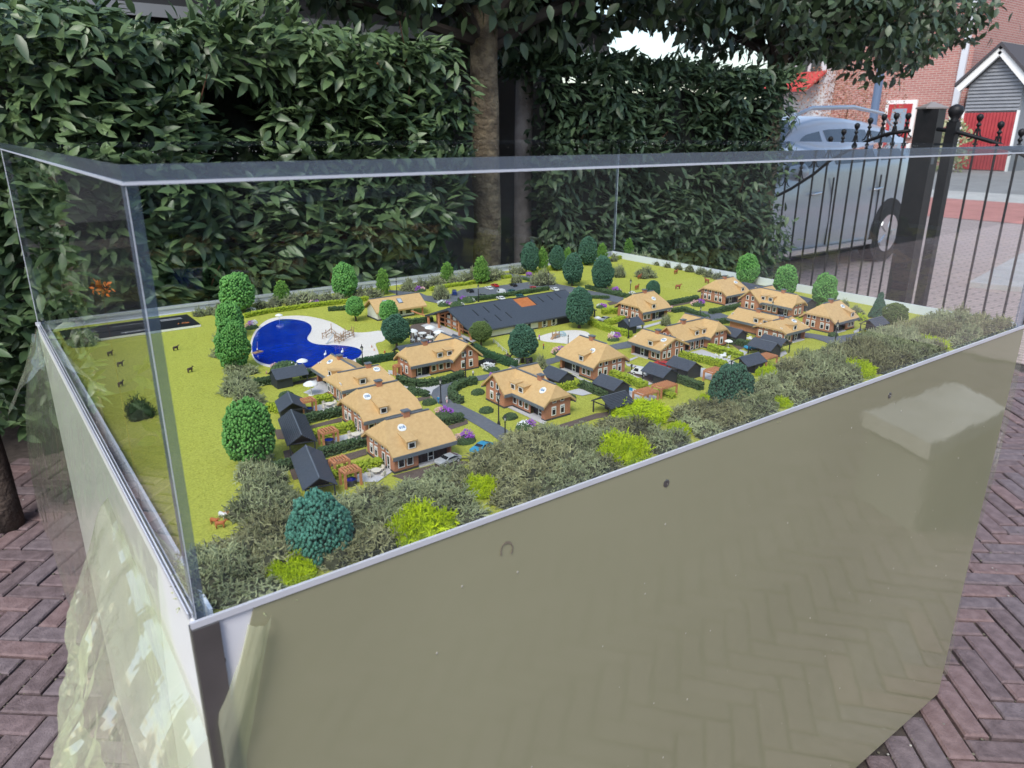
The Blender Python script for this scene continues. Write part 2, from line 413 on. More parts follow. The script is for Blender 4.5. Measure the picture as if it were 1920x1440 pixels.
# ================================================================ stand of the display case
WHITEM = mat('white powder coat', (.66,.66,.70), (.70,.70,.73), .32, ns=3)
FILM = mat('protective film on panel', (.272,.262,.165), (.315,.305,.195), .03, ns=1.3, det=3, spec=.5, nrough=.04, coat=.14, bump=.006, bs=3)
SIDE = mat('film covered side panel', (.76,.76,.75), (.80,.80,.79), .35, ns=2.5, det=2, spec=.4)
ALU = mat('aluminium profile', (.66,.67,.71), (.74,.75,.79), .30, ns=8, metal=.25)
STEEL = mat('brushed steel corner', (.20,.195,.185), (.26,.25,.24), .33, ns=14, metal=.8)
CASTB = mat('black rubber', (.02,.02,.02), rough=.7)
st = empty('display_stand', 'tall white metal stand with peeling greenish protective film, carrying the scale model', 'display stand', (0, 0, 0))
PB = 0.025; PT = ZR-0.006
_d = ray(476, 1143); _t = (0-CAM.y)/_d.y; pA = CAM+_d*_t; _d = ray(417, 1440); _t = (0-CAM.y)/_d.y; pB = CAM+_d*_t
_e = pB.x+(pB.x-pA.x)/(pB.z-pA.z)*(PB-pB.z)
MB().extrude([(pA.x, -.0018, PT), (BW-.001, -.0018, PT), (BW-.001, -.0018, PB), (max(_e, .004), -.0018, PB), (pB.x, -.0018, pB.z), ((pA.x+pB.x)/2-.004, -.0018, (pA.z+pB.z)/2)], (0, .0012, 0)).build('front_panel', FILM, st)['label'] = 'olive film-covered front panel'
MB().box(.0008, BW-.001, -.0002, .0014, PB, PT).build('bare_front_panel', WHITEM, st)
MB().box(-.0015, .0015, .0022, BD, PB, PT).build('side_panel', SIDE, st)
MB().box(BW+.0005, BW+.0035, .002, BD, PB, PT).build('side_panel', WHITEM, st)
MB().box(.002, BW, BD+.0005, BD+.0035, PB, PT).build('back_panel', WHITEM, st)
MB().box(-.004, .0165, -.0045, -.0022, PB, PT).box(-.0045, -.0022, -.0021, .006, PB, PT).build('corner_profile', STEEL, st)
for x in (.06, BW-.06):
    for y in (.06, BD-.06):
        MB().lathe([(.02, 0), (.02, .018), (.012, .024)], 12).build('foot', CASTB, st, (x, y, 0))
MB().box(.012, BW-.012, .012, BD-.012, PB+.01, PB+.02).build('bottom_board', CASTB, st)
# rim: aluminium channel with two lips on every side
def rim(a, b, nx, ny):
    m = MB(); d = Vector((nx, ny, 0))
    for off, z0, z1, t in ((-.0026, -.0055, .0002, .0010), (.0006, -.0065, -.0008, .0012)):
        p = Vector(a)+d*off; q = Vector(b)+d*off
        m.bar((p.x, p.y, ZR+(z0+z1)/2), (q.x, q.y, ZR+(z0+z1)/2), t, z1-z0)
    return m.build('rim', ALU, st)
rim((-.004, 0, 0), (BW+.004, 0, 0), 0, 1); rim((0, .012, 0), (0, BD-.012, 0), 1, 0)
rim((-.004, BD, 0), (BW+.004, BD, 0), 0, -1); rim((BW, .012, 0), (BW, BD-.012, 0), -1, 0)
INNER = mat('white inner lining', (.70,.74,.80), rough=.45)
for i_, (x0, x1, y0, y1) in enumerate(((.0135, .0165, .014, BD-.014), (BW-.0165, BW-.0135, .014, BD-.014), (.0168, BW-.0168, .0135, .0165), (.0168, BW-.0168, BD-.0165, BD-.0135))):
    MB().box(x0, x1, y0, y1, ZG-.03, ZG+.001 if i_ in (2, 3) else ZR-.004 if i_ == 0 else ZR+.0045).build('inner_lining', INNER, st)
# screws in the front panel
for px, py in ((1249, 906), (1668, 741), (411, 1241)):
    d = ray(px, py); t = (-.0016-CAM.y)/d.y; p = CAM+d*t
    m = MB(); m.smooth = False
    prof = [(.0052, 0), (.0052, .0006), (.004, .0011), (.0018, .0011), (.0016, .0004)]
    sc = m.lathe(prof, 16).build('screw', STEEL if px > 500 else CASTB, st, p); sc.rotation_euler = (R(90), 0, 0)
# a smudge on the film
d = ray(950, 1032); t = (-.0026-CAM.y)/d.y; p = CAM+d*t
m = MB()
for k in range(11):
    a0, a1 = R(-40+22*k), R(-40+22*k+19); r0, r1 = .0066+.0006*math.sin(k), .0082
    m.extrude([(math.cos(a0)*r0, -.0002, math.sin(a0)*r0*1.3), (math.cos(a0)*r1, -.0002, math.sin(a0)*r1*1.3), (math.cos(a1)*r1, -.0002, math.sin(a1)*r1*1.3), (math.cos(a1)*r0, -.0002, math.sin(a1)*r0*1.3)], (0, .0003, 0))
m.build('smudge', mat('brown smudge', (.22,.185,.14), rough=.5), st, p)

# peeling film
def film_sheet(name, fn, nu, nv, m, parent=st, crisp=False):
    vs = [tuple(fn(i/nu, j/nv)) for j in range(nv+1) for i in range(nu+1)]
    fs = [(j*(nu+1)+i, j*(nu+1)+i+1, (j+1)*(nu+1)+i+1, (j+1)*(nu+1)+i) for j in range(nv) for i in range(nu)]
    mb = MB(); mb.smooth = not crisp; mb.add(vs, fs); o = mb.build(name, m, parent)
    return o
FILMT = glass_mat('loose film', (.95,.98,.90), 1.7, .06, film=.10, fcol=(.84,.90,.66), bump=.25)
FILMF = glass_mat('crumpled film', (.94,.97,.86), 2.3, .08, film=.29, fcol=(.92,.94,.72), bump=.4)
def nz(a, b, c, s=1.0): return noise.noise((a*s, b*s, c*s))
# long strip that hangs off the side panel
def fA(s, t):
    y = .12+t*(BD-.11); z = ZR-.012-s*(.62+.10*math.sin(t*3))
    x = -.004-.075*s*(1-s)*2.0*(0.35+t)-.03*s*t+.012*nz(s*3, t*6, 1.0)*s
    return (x, y, z)
film_sheet('loose_film', fA, 22, 46, FILMT)['label'] = 'long film strip bulging from the side panel'
# two torn wings at the far corner
def fB(s, t):
    c = Vector((-.004, BD-.03, ZR-.005)); a = -.10*s*(.3+.7*t); 
    return (c.x+a*(1-.2*t), c.y-.10*t, c.z-.055*s*s-.05*t-.03*s+.012*nz(s*4, t*3, 4.0))
film_sheet('film_wing', fB, 14, 12, FILMT)
def fB2(s, t):
    return (-.0055-.012*s+.006*nz(s*4, t*3, 9), BD-.02-.20*t-.02*s, ZR+.012-.055*t*(1-s*.5)-.03*s)
# crumpled bag of film beside the near corner
def fC(s, t):
    y = -.005+.42*s; z = ZR-.11-.70*t+.22*s*(1-t)*.2
    b = .125*math.sin(math.pi*min(1, max(0, t*1.1)))**.7*(1-.55*abs(s-.42)*1.6)
    rg = lambda q, sc: 1-2*abs(nz(s*sc+q, t*sc*1.3, q))
    x = -.006-max(0, b)-.020*nz(s*7, t*9, 2.0)*min(1, t*4)-.016*rg(7.0, 6)*min(1, t*4)*(s > .02)-.008*rg(3.0, 15)*min(1, t*4)
    return (min(x, -.0045), y+.02*nz(s*5, t*7, 5), z+.012*nz(s*9, t*9, 3))
film_sheet('crumpled_film', fC, 62, 84, FILMF, crisp=True)['label'] = 'crumpled bag of peeled film by the near corner'
# torn edge of the film on the front panel
def fD(s, t):
    """loose flap that starts at the film's torn edge and curls away from the panel"""
    z = PT-.012-.62*t; xe = pA.x+(pB.x-pA.x)*min(1.0, (PT-z)/(PT-pB.z))
    w_ = .004+.026*max(0, math.sin(math.pi*min(1, t*2.0)))**2+.006*nz(t*9, 2, 2)
    x = xe-w_*.9+s*(w_+.016); b = math.sin(math.pi*s)
    return (max(x, .004), -.0035-.012*b*(.5+.5*math.sin(t*5+.6))-.006*abs(nz(s*3, t*14, 3))*(1-s)-.002*abs(nz(s*9, t*30, 5)), z)
film_sheet('torn_film', fD, 22, 60, FILMF)

# dried splashes and specks on the panel
n = 90; T = np.column_stack([rng.uniform(.1, BW-.05, n), np.full(n, -.0021), rng.uniform(.1, ZR-.05, n)]); s = rng.uniform(.0005, .0018, n)**1.0
V, F = scatter(ICO[0], ICO[1], np.eye(3)[None]*s[:, None, None]*np.array([1, .25, 1.2]), T)
o = obj('specks', np_mesh('specks', V, F, mat('dried splash', (.42,.40,.33), rough=.6)), st); tag(o, kind='stuff')
# loose film edge standing off the far front corner
film_sheet('film_edge', lambda s, t: (BW-.002+.020*s+.004*nz(s*3, t*9, 6)*s, -.003-.004*s*math.sin(t*7), PT-.01-(PT-PB-.06)*t), 6, 40, FILMT)

# ================================================================ acrylic cover
ACR = glass_mat('clear acrylic', (.955,.968,.965), 1.52)
EDGE = glass_mat('polished acrylic edge', (.50,.58,.68), 1.9, .08, film=.30, fcol=(.46,.53,.64))
JOINT = mat('glue joint', (.55,.58,.64), rough=.3)
TH = 0.0105
ac = empty('acrylic_cover', 'clear acrylic cover with bluish polished edges over the scale model', 'cover', (0, 0, ZR))
def pane(x0, x1, y0, y1, z0, z1, thin, clear='z'):
    m = MB()
    V_ = [(x0,y0,z0),(x1,y0,z0),(x1,y1,z0),(x0,y1,z0),(x0,y0,z1),(x1,y0,z1),(x1,y1,z1),(x0,y1,z1)]
    fs = {'z': [(3,2,1,0),(4,5,6,7)], 'y': [(0,1,5,4),(2,3,7,6)], 'x': [(1,2,6,5),(3,0,4,7)]}
    n0 = len(m.v); m.v += V_
    for a in 'xyz':
        for f in fs[a]: m.f.append(list(f)); m.m.append(0 if a == thin or a in clear else 1); m.sm.append(False)
    return m.build('pane', [ACR, EDGE], ac)
x0, x1, y0, y1 = .0005, BW-.0005, .0005, BD-.0005; zb, zt = -.012, ZT-ZR-TH
pane(x0, x1, y0+.002, y0+.0022+TH, zb, zt-.0012, 'y'); pane(x0, x1, y1-TH, y1, zb, zt-.0012, 'y', 'xz')
pane(x0, x0+TH, y0+TH+.0026, y1-TH-.0004, zb, zt-.0012, 'x'); pane(x1-TH, x1, y0+TH+.0026, y1-TH-.0004, zb, zt-.0012, 'x')
pane(x0-.001, x1+.001, y0-.001, y1+.001, zt, zt+TH, 'z', '')
def joint(a, b, w=.0016, h=.0022): MB().bar(a, b, w, h).build('glue_joint', JOINT, ac)
joint((x0, y0-.0006, zt-.0013), (x1, y0-.0006, zt-.0013)); joint((x0-.0006, y0, zt-.0013), (x0-.0006, y1, zt-.0013))
joint((x0+.0007, y0+.0014, zb+.012), (x0+.0007, y0+.0014, zt-.003), .0006, .0005)
joint((x0-.0005, y1-.001, zb+.012), (x0-.0005, y1-.001, zt-.003), .0008, .0008)
joint((x1-.001, y1-TH, zb+.02), (x1-.001, y1-TH, zt-.003), .0016, .0016)
# dust specks on the cover's top
n = 420; T = np.column_stack([rng.uniform(.02, BW-.02, n), rng.uniform(.02, BD-.02, n), np.full(n, zt+TH+.0002)])
s = rng.uniform(.0002, .00055, n); V, F = scatter(ICO[0], ICO[1], np.eye(3)[None]*s[:, None, None]*np.array([1, 1, .4]), T)
o = obj('dust', np_mesh('dust', V, F, mat('dust', (.6,.6,.58), rough=.9)), ac); tag(o, kind='stuff')
# ================================================================ builders for the scale model (centimetres of the model x F)
F1 = 0.01*K
def window_mesh(w, h, kind):
    def fr():
        m = MB(F1); b = .11
        m.box(-w/2, w/2, -.09, .05, 0, b); m.box(-w/2, w/2, -.09, .05, h-b*(2.6 if kind == 'arch' else 1), h)
        m.box(-w/2, -w/2+b, -.088, .05, b, h-b); m.box(w/2-b, w/2, -.088, .05, b, h-b)
        if kind == 'arch': m.box(-w/2+b, w/2-b, -.07, .03, h*.66, h*.66+.12)
        if kind == 'door': m.box(-w/2+b, w/2-b, -.07, .03, h*.3, h*.3+.1)
        return m.mesh('window', MM['white'])
    def pn():
        return MB(F1).box(-w/2+.08, w/2-.08, -.03, .03, .08, h-.08).mesh('pane', MM['pane'])
    return shared(('wf', w, h, kind), fr), shared(('wp', w, h), pn)
def window(parent, x, y, z, rz, w=1.0, h=1.3, kind='plain', name='window'):
    a, b = window_mesh(w, h, kind)
    o = obj(name, a, parent, (x*F1, y*F1, z*F1), rz); obj('pane', b, o)
    return o
def text_mesh(txt, size, material, name, bold=.03):
    c = bpy.data.curves.new(name, 'FONT'); c.body = txt; c.size = size; c.align_x = 'CENTER'; c.align_y = 'CENTER'; c.extrude = size*.02; c.offset = size*bold
    t = bpy.data.objects.new(name, c); COL.objects.link(t)
    me = bpy.data.meshes.new_from_object(t.evaluated_get(bpy.context.evaluated_depsgraph_get())); me.name = name
    bpy.data.objects.remove(t); bpy.data.curves.remove(c); me.materials.clear(); me.materials.append(material)
    return me
def rot2(x, y, a): return (x*math.cos(a)-y*math.sin(a), x*math.sin(a)+y*math.cos(a))

def wing(P, ox, oy, rz, L, W, zr, ze, hip=(0, 0), gab=(None, None), wall=True, roofm='thatch', wallm='brickw', front=(), porch=None, dormers=(), disc=None, chim=None, oh=.75, th=.42, fascia=True, ends=(True, True), plinth=True, back=()):
    """one gabled wing: ridge along local x, front at -y. hip = how far down each half-hip comes (0 = full gable)"""
    sub = []
    def put(name, me, x=0, y=0, z=0, a=0, par=None):
        X, Y = rot2(x, y, rz)
        return obj(name, me, par or P, ((ox+X)*F1, (oy+Y)*F1, z*F1), rz+a)
    yE = W/2+oh; xe = L/2+oh*.75; sl = (zr-ze)/yE
    rf = lambda y: zr-sl*abs(y)
    # roof
    vs = []; fs = []
    def v(x, y, z): vs.append((x, y, z)); return len(vs)-1
    zl, zrr = zr-hip[0], zr-hip[1]
    rl = -xe+(hip[0]*.62); rr = xe-(hip[1]*.62)
    RL, RR = v(rl, 0, zr), v(rr, 0, zr)
    e = [v(-xe, -yE, ze), v(xe, -yE, ze), v(xe, yE, ze), v(-xe, yE, ze)]
    def hp(x, z): 
        y = (zr-z)/sl; return v(x, -y, z), v(x, y, z)
    fr_, bk_ = [e[0], e[1]], [e[2], e[3]]
    if hip[1]:
        a, b = hp(xe, zrr); fr_ += [a, RR]; bk_ = [RR, b]+bk_; fs.append([a, b, RR])
    else: fr_ += [RR]; bk_ = [RR]+bk_
    if hip[0]:
        a2, b2 = hp(-xe, zl); fr_ += [RL, a2]; bk_ += [b2, RL]; fs.append([b2, a2, RL])
    else: fr_ += [RL]; bk_ += [RL]
    fs += [fr_, bk_]
    m = MB(F1); m.slab(vs, fs, th); roof = put('roof', m.mesh('roof', MM[roofm]))
    MB(F1).box(rl+.1, rr-.1, -.16, .16, zr-.05, zr+.13).build('ridge_cap', MM['slate' if roofm == 'slate' else 'fascia'], roof)
    if fascia:
        for sgn in (-1, 1):
            MB(F1).box(-xe+.03, xe-.03, sgn*(yE+.03)-.07, sgn*(yE+.03)+.07, ze-th-.22, ze-.06).build('fascia', MM['fascia'], roof)
    # walls
    if wall:
        zw = rf(W/2)-th-.02; m = MB(F1); t = .2
        def endpoly(x, h):
            z1 = (zr-h-th-.05) if h else zr-th-.05
            y1 = max(0.0, (zr-h)-(zr-h))  # placeholder for the apex
            yh = (zr-th-.05-z1)/sl if h else 0
            p = [(x, -W/2, 0), (x, W/2, 0), (x, W/2, zw)]
            p += [(x, yh, z1), (x, -yh, z1)] if h else [(x, 0, z1)]
            return p+[(x, -W/2, zw)]
        if ends[0]: m.extrude(endpoly(-L/2, hip[0]), (t, 0, 0))
        if ends[1]: m.extrude(endpoly(L/2-t, hip[1]), (t, 0, 0))
        pz = [porch] if porch else []
        xs = [-L/2+t]
        if porch:
            a, b = sorted(porch[:2]); a = max(a, -L/2+t); b = min(b, L/2-t)
            for q0, q1 in ((-L/2+t, a), (b, L/2-t)):
                if q1-q0 > .05: m.box(q0, q1, -W/2, -W/2+t, 0, zw)
            m.box(a, b, -W/2+1.0, -W/2+1.2, 0, zw)
        else: m.box(-L/2+t, L/2-t, -W/2, -W/2+t, 0, zw)
        m.box(-L/2+t, L/2-t, W/2-t, W/2, 0, zw)
        put('wall', m.mesh('wall', MM[wallm]))
        if plinth:
            m = MB(F1); m.box(-L/2-.07, L/2+.07, -W/2-.07, -W/2+.1, 0, .32); m.box(-L/2-.07, L/2+.07, W/2-.1, W/2+.07, 0, .32)
            m.box(-L/2-.07, -L/2+.1, -W/2+.1, W/2-.1, 0, .32); m.box(L/2-.1, L/2+.07, -W/2+.1, W/2-.1, 0, .32)
            if not porch: put('plinth', m.mesh('plinth', MM['plinth']))
            else:
                a, b = sorted(porch[:2]); m = MB(F1)
                if a > -L/2+.2: m.box(-L/2-.07, a, -W/2-.07, -W/2+.1, 0, .32)
                if b < L/2-.2: m.box(b, L/2+.07, -W/2-.07, -W/2+.1, 0, .32)
                m.box(-L/2-.07, L/2+.07, W/2-.1, W/2+.07, 0, .32); m.box(-L/2-.07, -L/2+.1, -W/2+.1, W/2-.1, 0, .32); m.box(L/2-.1, L/2+.07, -W/2+.1, W/2-.1, 0, .32)
                put('plinth', m.mesh('plinth', MM['plinth']))
        if porch:
            a, b = sorted(porch[:2]); a = max(a, -L/2+t); b = min(b, L/2-t)
            n = max(3, int((b-a)/.55)); m = MB(F1)
            for k in range(n): m.box(a+.02+(b-a-.04)*k/n, a+.02+(b-a-.04)*(k+.86)/n, -W/2+.84, -W/2+.99, .05, zw-.05)
            put('porch_cladding', m.mesh('porch_cladding', MM['black']))
            window(P, *rot3(ox, oy, rz, porch[2], -W/2+.75), .1, rz, 1.0, 2.25, 'door', 'door')
            put('porch_floor', MB(F1).box(a, b, -W/2-.3, -W/2+.82, 0, .14).mesh('porch_floor', MM['terrace']))
    for (x, kind) in front:
        w_, h_, z_ = {'arch': (1.05, 1.75, .75), 'plain': (.95, 1.2, .9), 'door': (.95, 2.25, .1), 'tall': (.9, 1.95, .35), 'wide': (2.2, 1.5, .75)}[kind]
        window(P, *rot3(ox, oy, rz, x, -W/2-.03), z_, rz, w_, h_, kind if kind in ('arch', 'door') else 'plain', 'door' if kind == 'door' else 'window')
    for side, lst in zip((-1, 1), gab):
        for (y, z, kind) in (lst or ()):
            w_, h_ = {'up': (.82, 1.15), 'arch': (.95, 1.6), 'door': (.85, 2.2)}[kind]
            window(P, *rot3(ox, oy, rz, side*(L/2+.03), y), z, rz+(math.pi/2)*side, w_, h_, 'plain' if kind == 'up' else kind, 'door' if kind == 'door' else 'window')
    for dx in dormers:
        yf = yE-.55; zf = rf(yf); h = 1.28; w_ = 1.6; yb = yE*.40; m = MB(F1)
        zb = rf(yb)
        m.extrude([(dx-w_/2, -yf, zf-.2), (dx-w_/2, -yf, zf+h), (dx-w_/2, -yb, zb+.02), (dx-w_/2, -yb, zb-.3)], (w_, 0, 0))
        m.slab([(dx-w_/2-.12, -yf-.22, zf+h+.0), (dx+w_/2+.12, -yf-.22, zf+h+.0), (dx+w_/2+.12, -yb, zb+.10), (dx-w_/2-.12, -yb, zb+.10)], [[0, 1, 2, 3]], .16)
        d = put('dormer', m.mesh('dormer', MM[roofm]))
        a, b = window_mesh(1.15, .95, 'plain')
        wn = obj('window', a, d, (dx*F1, (-yf-.06)*F1, (zf+.06)*F1))
        MB(F1).box(-.5, .5, -.06, .02, .09, .86).box(-.05, .05, -.10, -.02, .1, .86).build('pane', MM['pane'], d, (dx*F1, (-yf-.06)*F1, (zf+.06)*F1))
    if chim is not None:
        c = put('chimney', MB(F1).box(-.5, .5, -.4, .4, zr-.5, zr+.62).mesh('chimney', MM['brickw']), chim)
        MB(F1).box(-.62, .62, -.52, .52, zr+.62, zr+.8).build('chimney_cap', MM['fascia'], c)
    if disc is not None:
        x, f, txt = disc; y = f*yE; th_ = math.atan(sl)
        X, Y = rot2(x, -y, rz)
        o = shared(('disc',), lambda: MB(F1).lathe([(.66, 0), (.66, .12), (.60, .15)], 24).mesh('number_disc', MM['white']))
        dsc = obj('number_disc', o, P, ((ox+X)*F1, (oy+Y)*F1, (rf(y)+.02)*F1), rz); dsc.rotation_euler = (th_, 0, rz)
        obj('number', text_mesh(txt, .60*F1, MM['ink'], 'number'), dsc, (0, 0, .165*F1))
    return roof
def rot3(ox, oy, rz, x, y):
    X, Y = rot2(x, y, rz); return ox+X, oy+Y

GW4 = [(-2.9, 3.35-.2, 'up'), (-1.2, 3.35-.2, 'up'), (1.2, 3.35-.2, 'up'), (2.9, 3.15, 'up')]
def gable_full(low):
    return [(y, 2.75, 'up') for y in (-2.6, -1.05, 1.05, 2.6)]+[(y, .75 if k != 'door' else .1, k) for y, k in zip((-2.7, -1.2, 1.2, 2.7), low)]
AA = ('arch',)*4
def house_a(label, u, v, rz, num, mir=1, lowL=AA, lowR=AA, dormx=-1.6, discx=-1.9, discf=.45, L=9.6, W=8.8, chx=.3, hip=(2.6, 2.6), zr=6.7):
    h = empty('thatched_house', label, 'house', (u, v, ZG), rz, 'model houses with straw coloured roofs')
    s = mir
    fr_ = [(-3.7*s, 'arch'), (-2.3*s, 'arch')]
    po = (-.9*s, 4.6*s, 1.6*s)
    wing(h, 0, 0, 0, L, W, zr, 2.95, hip if s > 0 else hip[::-1], (gable_full(lowL), gable_full(lowR)), front=fr_, porch=po, dormers=[dormx*s], disc=(discx*s, discf, num), chim=chx*s)
    return h
G2 = [(-.85, 3.0, 'up'), (.85, 3.0, 'up'), (-.95, .75, 'arch'), (.95, .75, 'arch')]
def house_b(label, u, v, rz, num, mir=1, disc=True, wins='arch', hipm=1.9, hipc=0.0, Lm=11.5, cl=10.5, cy_=-.4, discx=3.6, dorm=(-2.2, .1)):
    """L-shaped house: long wing with its ridge along x and a cross wing at the -x end (mir=-1: at the +x end)"""
    s = mir
    h = empty('thatched_house', label, 'house', (u, v, ZG), rz, 'model houses with straw coloured roofs')
    fr_ = [((-1.9)*s, wins), ((-.2)*s, wins), (1.5*s, wins)]
    po = (2.4*s, 5.6*s, 4.4*s)
    hip = (0, hipm) if s > 0 else (hipm, 0)
    gb = (None, G2) if s > 0 else (G2, None)
    wing(h, 0, 0, 0, Lm, 5.6, 5.9, 2.95, hip, gb, front=fr_, porch=po, dormers=[dorm[0]*s, dorm[1]*s], disc=(discx*s, .42, num) if disc else None, chim=1.8*s, ends=((s < 0), (s > 0)))
    # cross wing, ridge along local y
    wing(h, -(Lm/2-1.2)*s-0*s, cy_, math.pi/2, cl, 5.7, 6.0, 2.95, (hipc, 0), (G2, None), chim=None, front=(), fascia=True)
    return h

def shed(label, u, v, axis, L, W=.034, closed=(0, .5), posts=(), ribbed=False, zr=.028, ze=.0165, rot=0):
    """dark garden shed / carport; closed = closed part of its length (0..1)"""
    rz = (0 if axis == 'u' else -math.pi/2)+R(rot)
    h = empty('garden_shed', label, 'shed', (u, v, ZG), rz, 'dark sheds and carports of the model')
    x0, x1 = -L/2, L/2; yE = W/2+.002; o = .0015
    m = MB(); m.slab([(x0-o, 0, zr), (x1+o, 0, zr), (x0-o, -yE, ze), (x1+o, -yE, ze), (x0-o, yE, ze), (x1+o, yE, ze)], [[0, 2, 3, 1], [0, 1, 5, 4]], .0011)
    rf = m.build('roof', MM['slate'], h)
    MB().box(x0-o+.0003, x1+o-.0003, -.0007, .0007, zr-.0004, zr+.0004).build('ridge_cap', MM['fascia'], rf)
    if ribbed:
        n = 9
        for sg in (-1, 1):
            for k in range(n):
                t = (k+.5)/n; y = sg*yE*t; z = zr+(ze-zr)*t+.0003
                MB().bar((x0-o, y, z), (x1+o, y, z), .0007, .0006).build('batten', MM['shed'], rf)
    c0, c1 = x0+L*closed[0]+.0006, x0+L*closed[1]-.0006; a = W/2-.0012
    zw = ze+(zr-ze)*(1-a/yE)-.0016
    if c1-c0 > .003:
        MB().extrude([(c0, -a, 0), (c0, a, 0), (c0, a, zw), (c0, 0, zr-.0022), (c0, -a, zw)], (c1-c0, 0, 0)).build('wall', MM['shed'], h)
    for e_ in (0, 1):
        xx = x0+.001 if e_ == 0 else x1-.001
        if not (closed[0] <= e_ <= closed[1]) or c1-c0 <= .003:
            for sg in (-1, 1): MB().box(xx-.0008, xx+.0008, sg*a-.0008, sg*a+.0008, 0, zw+.0004).build('post', MM['shed'], h)
            MB().box(xx-.0007, xx+.0007, -a+.0009, a-.0009, zw-.0012, zw).build('tie_beam', MM['shed'], h)
    return h
def pergola(label, u, v, lx, ly, hgt=.0195, n=None, swap=False):
    n = n or (5 if lx < .025 else 8)
    h = empty('pergola', label, 'pergola', (u, v, ZG), 0, 'orange timber pergolas of the model')
    a, b = lx/2, ly/2; t = .0022
    for sx in (-1, 1):
        for sy in (-1, 1): MB().box(sx*(a-.0012)-.0012, sx*(a-.0012)+.0012, sy*(b-.0012)-.0012, sy*(b-.0012)+.0012, 0, hgt-.0021).build('post', MM['timber'], h)
    for sy in (-1, 1): MB().box(-a, a, sy*(b-.0012)-.0011, sy*(b-.0012)+.0011, hgt-.002, hgt+.0004).build('beam', MM['timber'], h)
    for sx in (-1, 1): MB().box(sx*(a-.0012)-.0011, sx*(a-.0012)+.0011, -b+.0025, b-.0025, hgt-.002, hgt+.0003).build('beam', MM['timber'], h)
    for k in range(n):
        x = -a+(k+1)*lx/(n+1); MB().box(x-.00062, x+.00062, -b+.0002, b-.0002, hgt+.0005, hgt+.0019).build('slat', MM['timber'], h)
    return h

# vegetation -------------------------------------------------------
def crown_points(shape, n):
    i = np.arange(n)+.5; ph = np.pi*(1+5**.5)*i
    if shape in ('egg', 'round', 'dome'):
        z = 1-2*i/n; 
        if shape == 'dome': z = 1-1.45*i/n
        r = np.maximum(0, 1-np.abs(z)**2.15)**.47 if shape == 'egg' else np.sqrt(np.maximum(0, 1-z*z)); P = np.column_stack([np.cos(ph)*r, np.sin(ph)*r, z]); N = P/np.linalg.norm(P, axis=1, keepdims=True)
        if shape == 'egg':
            P[:, :2] *= (.92-.13*P[:, 2:3])
        return P, N
    t = i/n; t = 1-np.sqrt(1-t) if False else t      # cone / tiers, z from -1 to 1
    z = -1+2*(1-np.sqrt(1-t*.985)); 
    rr = (1-z)/2
    if shape == 'tier':
        z = -1+2*t; rr = np.interp(z, [-1, -.75, -.3, .3, .75, 1], [.5, .88, .95, .80, .52, .08])*(1.08-.30*((z*2.6+10) % 1.0))
    P = np.column_stack([np.cos(ph)*rr, np.sin(ph)*rr, z]); N = np.column_stack([np.cos(ph), np.sin(ph), np.full(n, .5)]); N /= np.linalg.norm(N, axis=1, keepdims=True)
    return P, N
def crown_mesh(shape, material, n, seed, size):
    r_ = np.random.default_rng(seed); P, N = crown_points(shape, n)
    k = n//5                                        # a second, deeper layer closes the gaps
    P2, N2 = crown_points(shape, k); P = np.vstack([P, P2*.80]); N = np.vstack([N, N2])
    lump = np.array([noise.noise((p[0]*2.2+seed, p[1]*2.2, p[2]*2.2)) for p in P])
    P = P*(1+.19*lump[:, None])+r_.normal(0, .022, P.shape)
    d = N+r_.normal(0, .5, N.shape); Rm = frames(d, r_.normal(0, 1, N.shape))
    s = r_.uniform(.75, 1.3, len(P))*size; S = np.zeros((len(P), 3, 3)); S[:, 0, 0] = s*1.0; S[:, 1, 1] = s*.85; S[:, 2, 2] = s*.62
    pv = ICO[0]*(1+r_.normal(0, .10, (12, 1)))
    V, F = scatter(pv, ICO[1], Rm @ S, P); nc = len(V)
    Pc, _n = crown_points(shape, 162); cv = ICO2[0]*.80
    if shape in ('spruce', 'tier'): cv = cv*np.column_stack([np.interp(cv[:, 2], [-.8, .8], [1.0, .25])]*2+[np.ones(len(cv))])
    if shape == 'dome': cv[:, 2] = np.maximum(cv[:, 2], -.35)
    V = np.vstack([V, cv]); F = np.vstack([F, ICO2[1]+nc])
    var = np.clip(.45+.35*np.repeat(r_.normal(0, .6, len(P))+.5*lump, 12)+.28*np.tile(pv[:, 0], len(P)), 0, 1); var = np.concatenate([var, np.zeros(len(cv))])
    return np_mesh('crown', V, F, MM[material], var, smooth=True)
def tree(label, px, ybase, ytop, wpx, shape, material, group='model trees', bare=.07, big=False, name='model_tree'):
    b = G(px, ybase); h = height_at(b, ytop); w_ = width_at(b, wpx)
    if shape == 'dome': bare = .0
    me = shared(('crown', shape, material, big), lambda: crown_mesh(shape, material, {'spruce': 520, 'tier': 420}.get(shape, 1000 if big else 560), hash((shape, material)) % 97, .075 if big else .10))
    t = empty(name, label, 'tree', b, random.uniform(0, 6.28), group)
    c = obj('crown', me, t); hz = h*(1-bare)/2
    if shape == 'dome': c.scale = (w_/2, w_/2, h*.70); c.location = (0, 0, h*.30)
    else: c.scale = (w_/2*.97, w_/2*.97, hz*.96); c.location = (0, 0, h-hz)
    m = MB(); r0 = max(.0012, w_*.045)
    m.tube([(0, 0, -.001), (w_*.01, 0, h*.12), (-w_*.01, w_*.01, h*.3), (0, 0, h*.6)], [r0*1.5, r0, r0*.85, r0*.4], 7)
    for k in range(4):
        a = k*1.7; m.tube([(0, 0, h*.18), (math.cos(a)*w_*.18, math.sin(a)*w_*.18, h*.33)], [r0*.6, r0*.25], 5)
    m.build('trunk', MM['bark'], t)
    return t
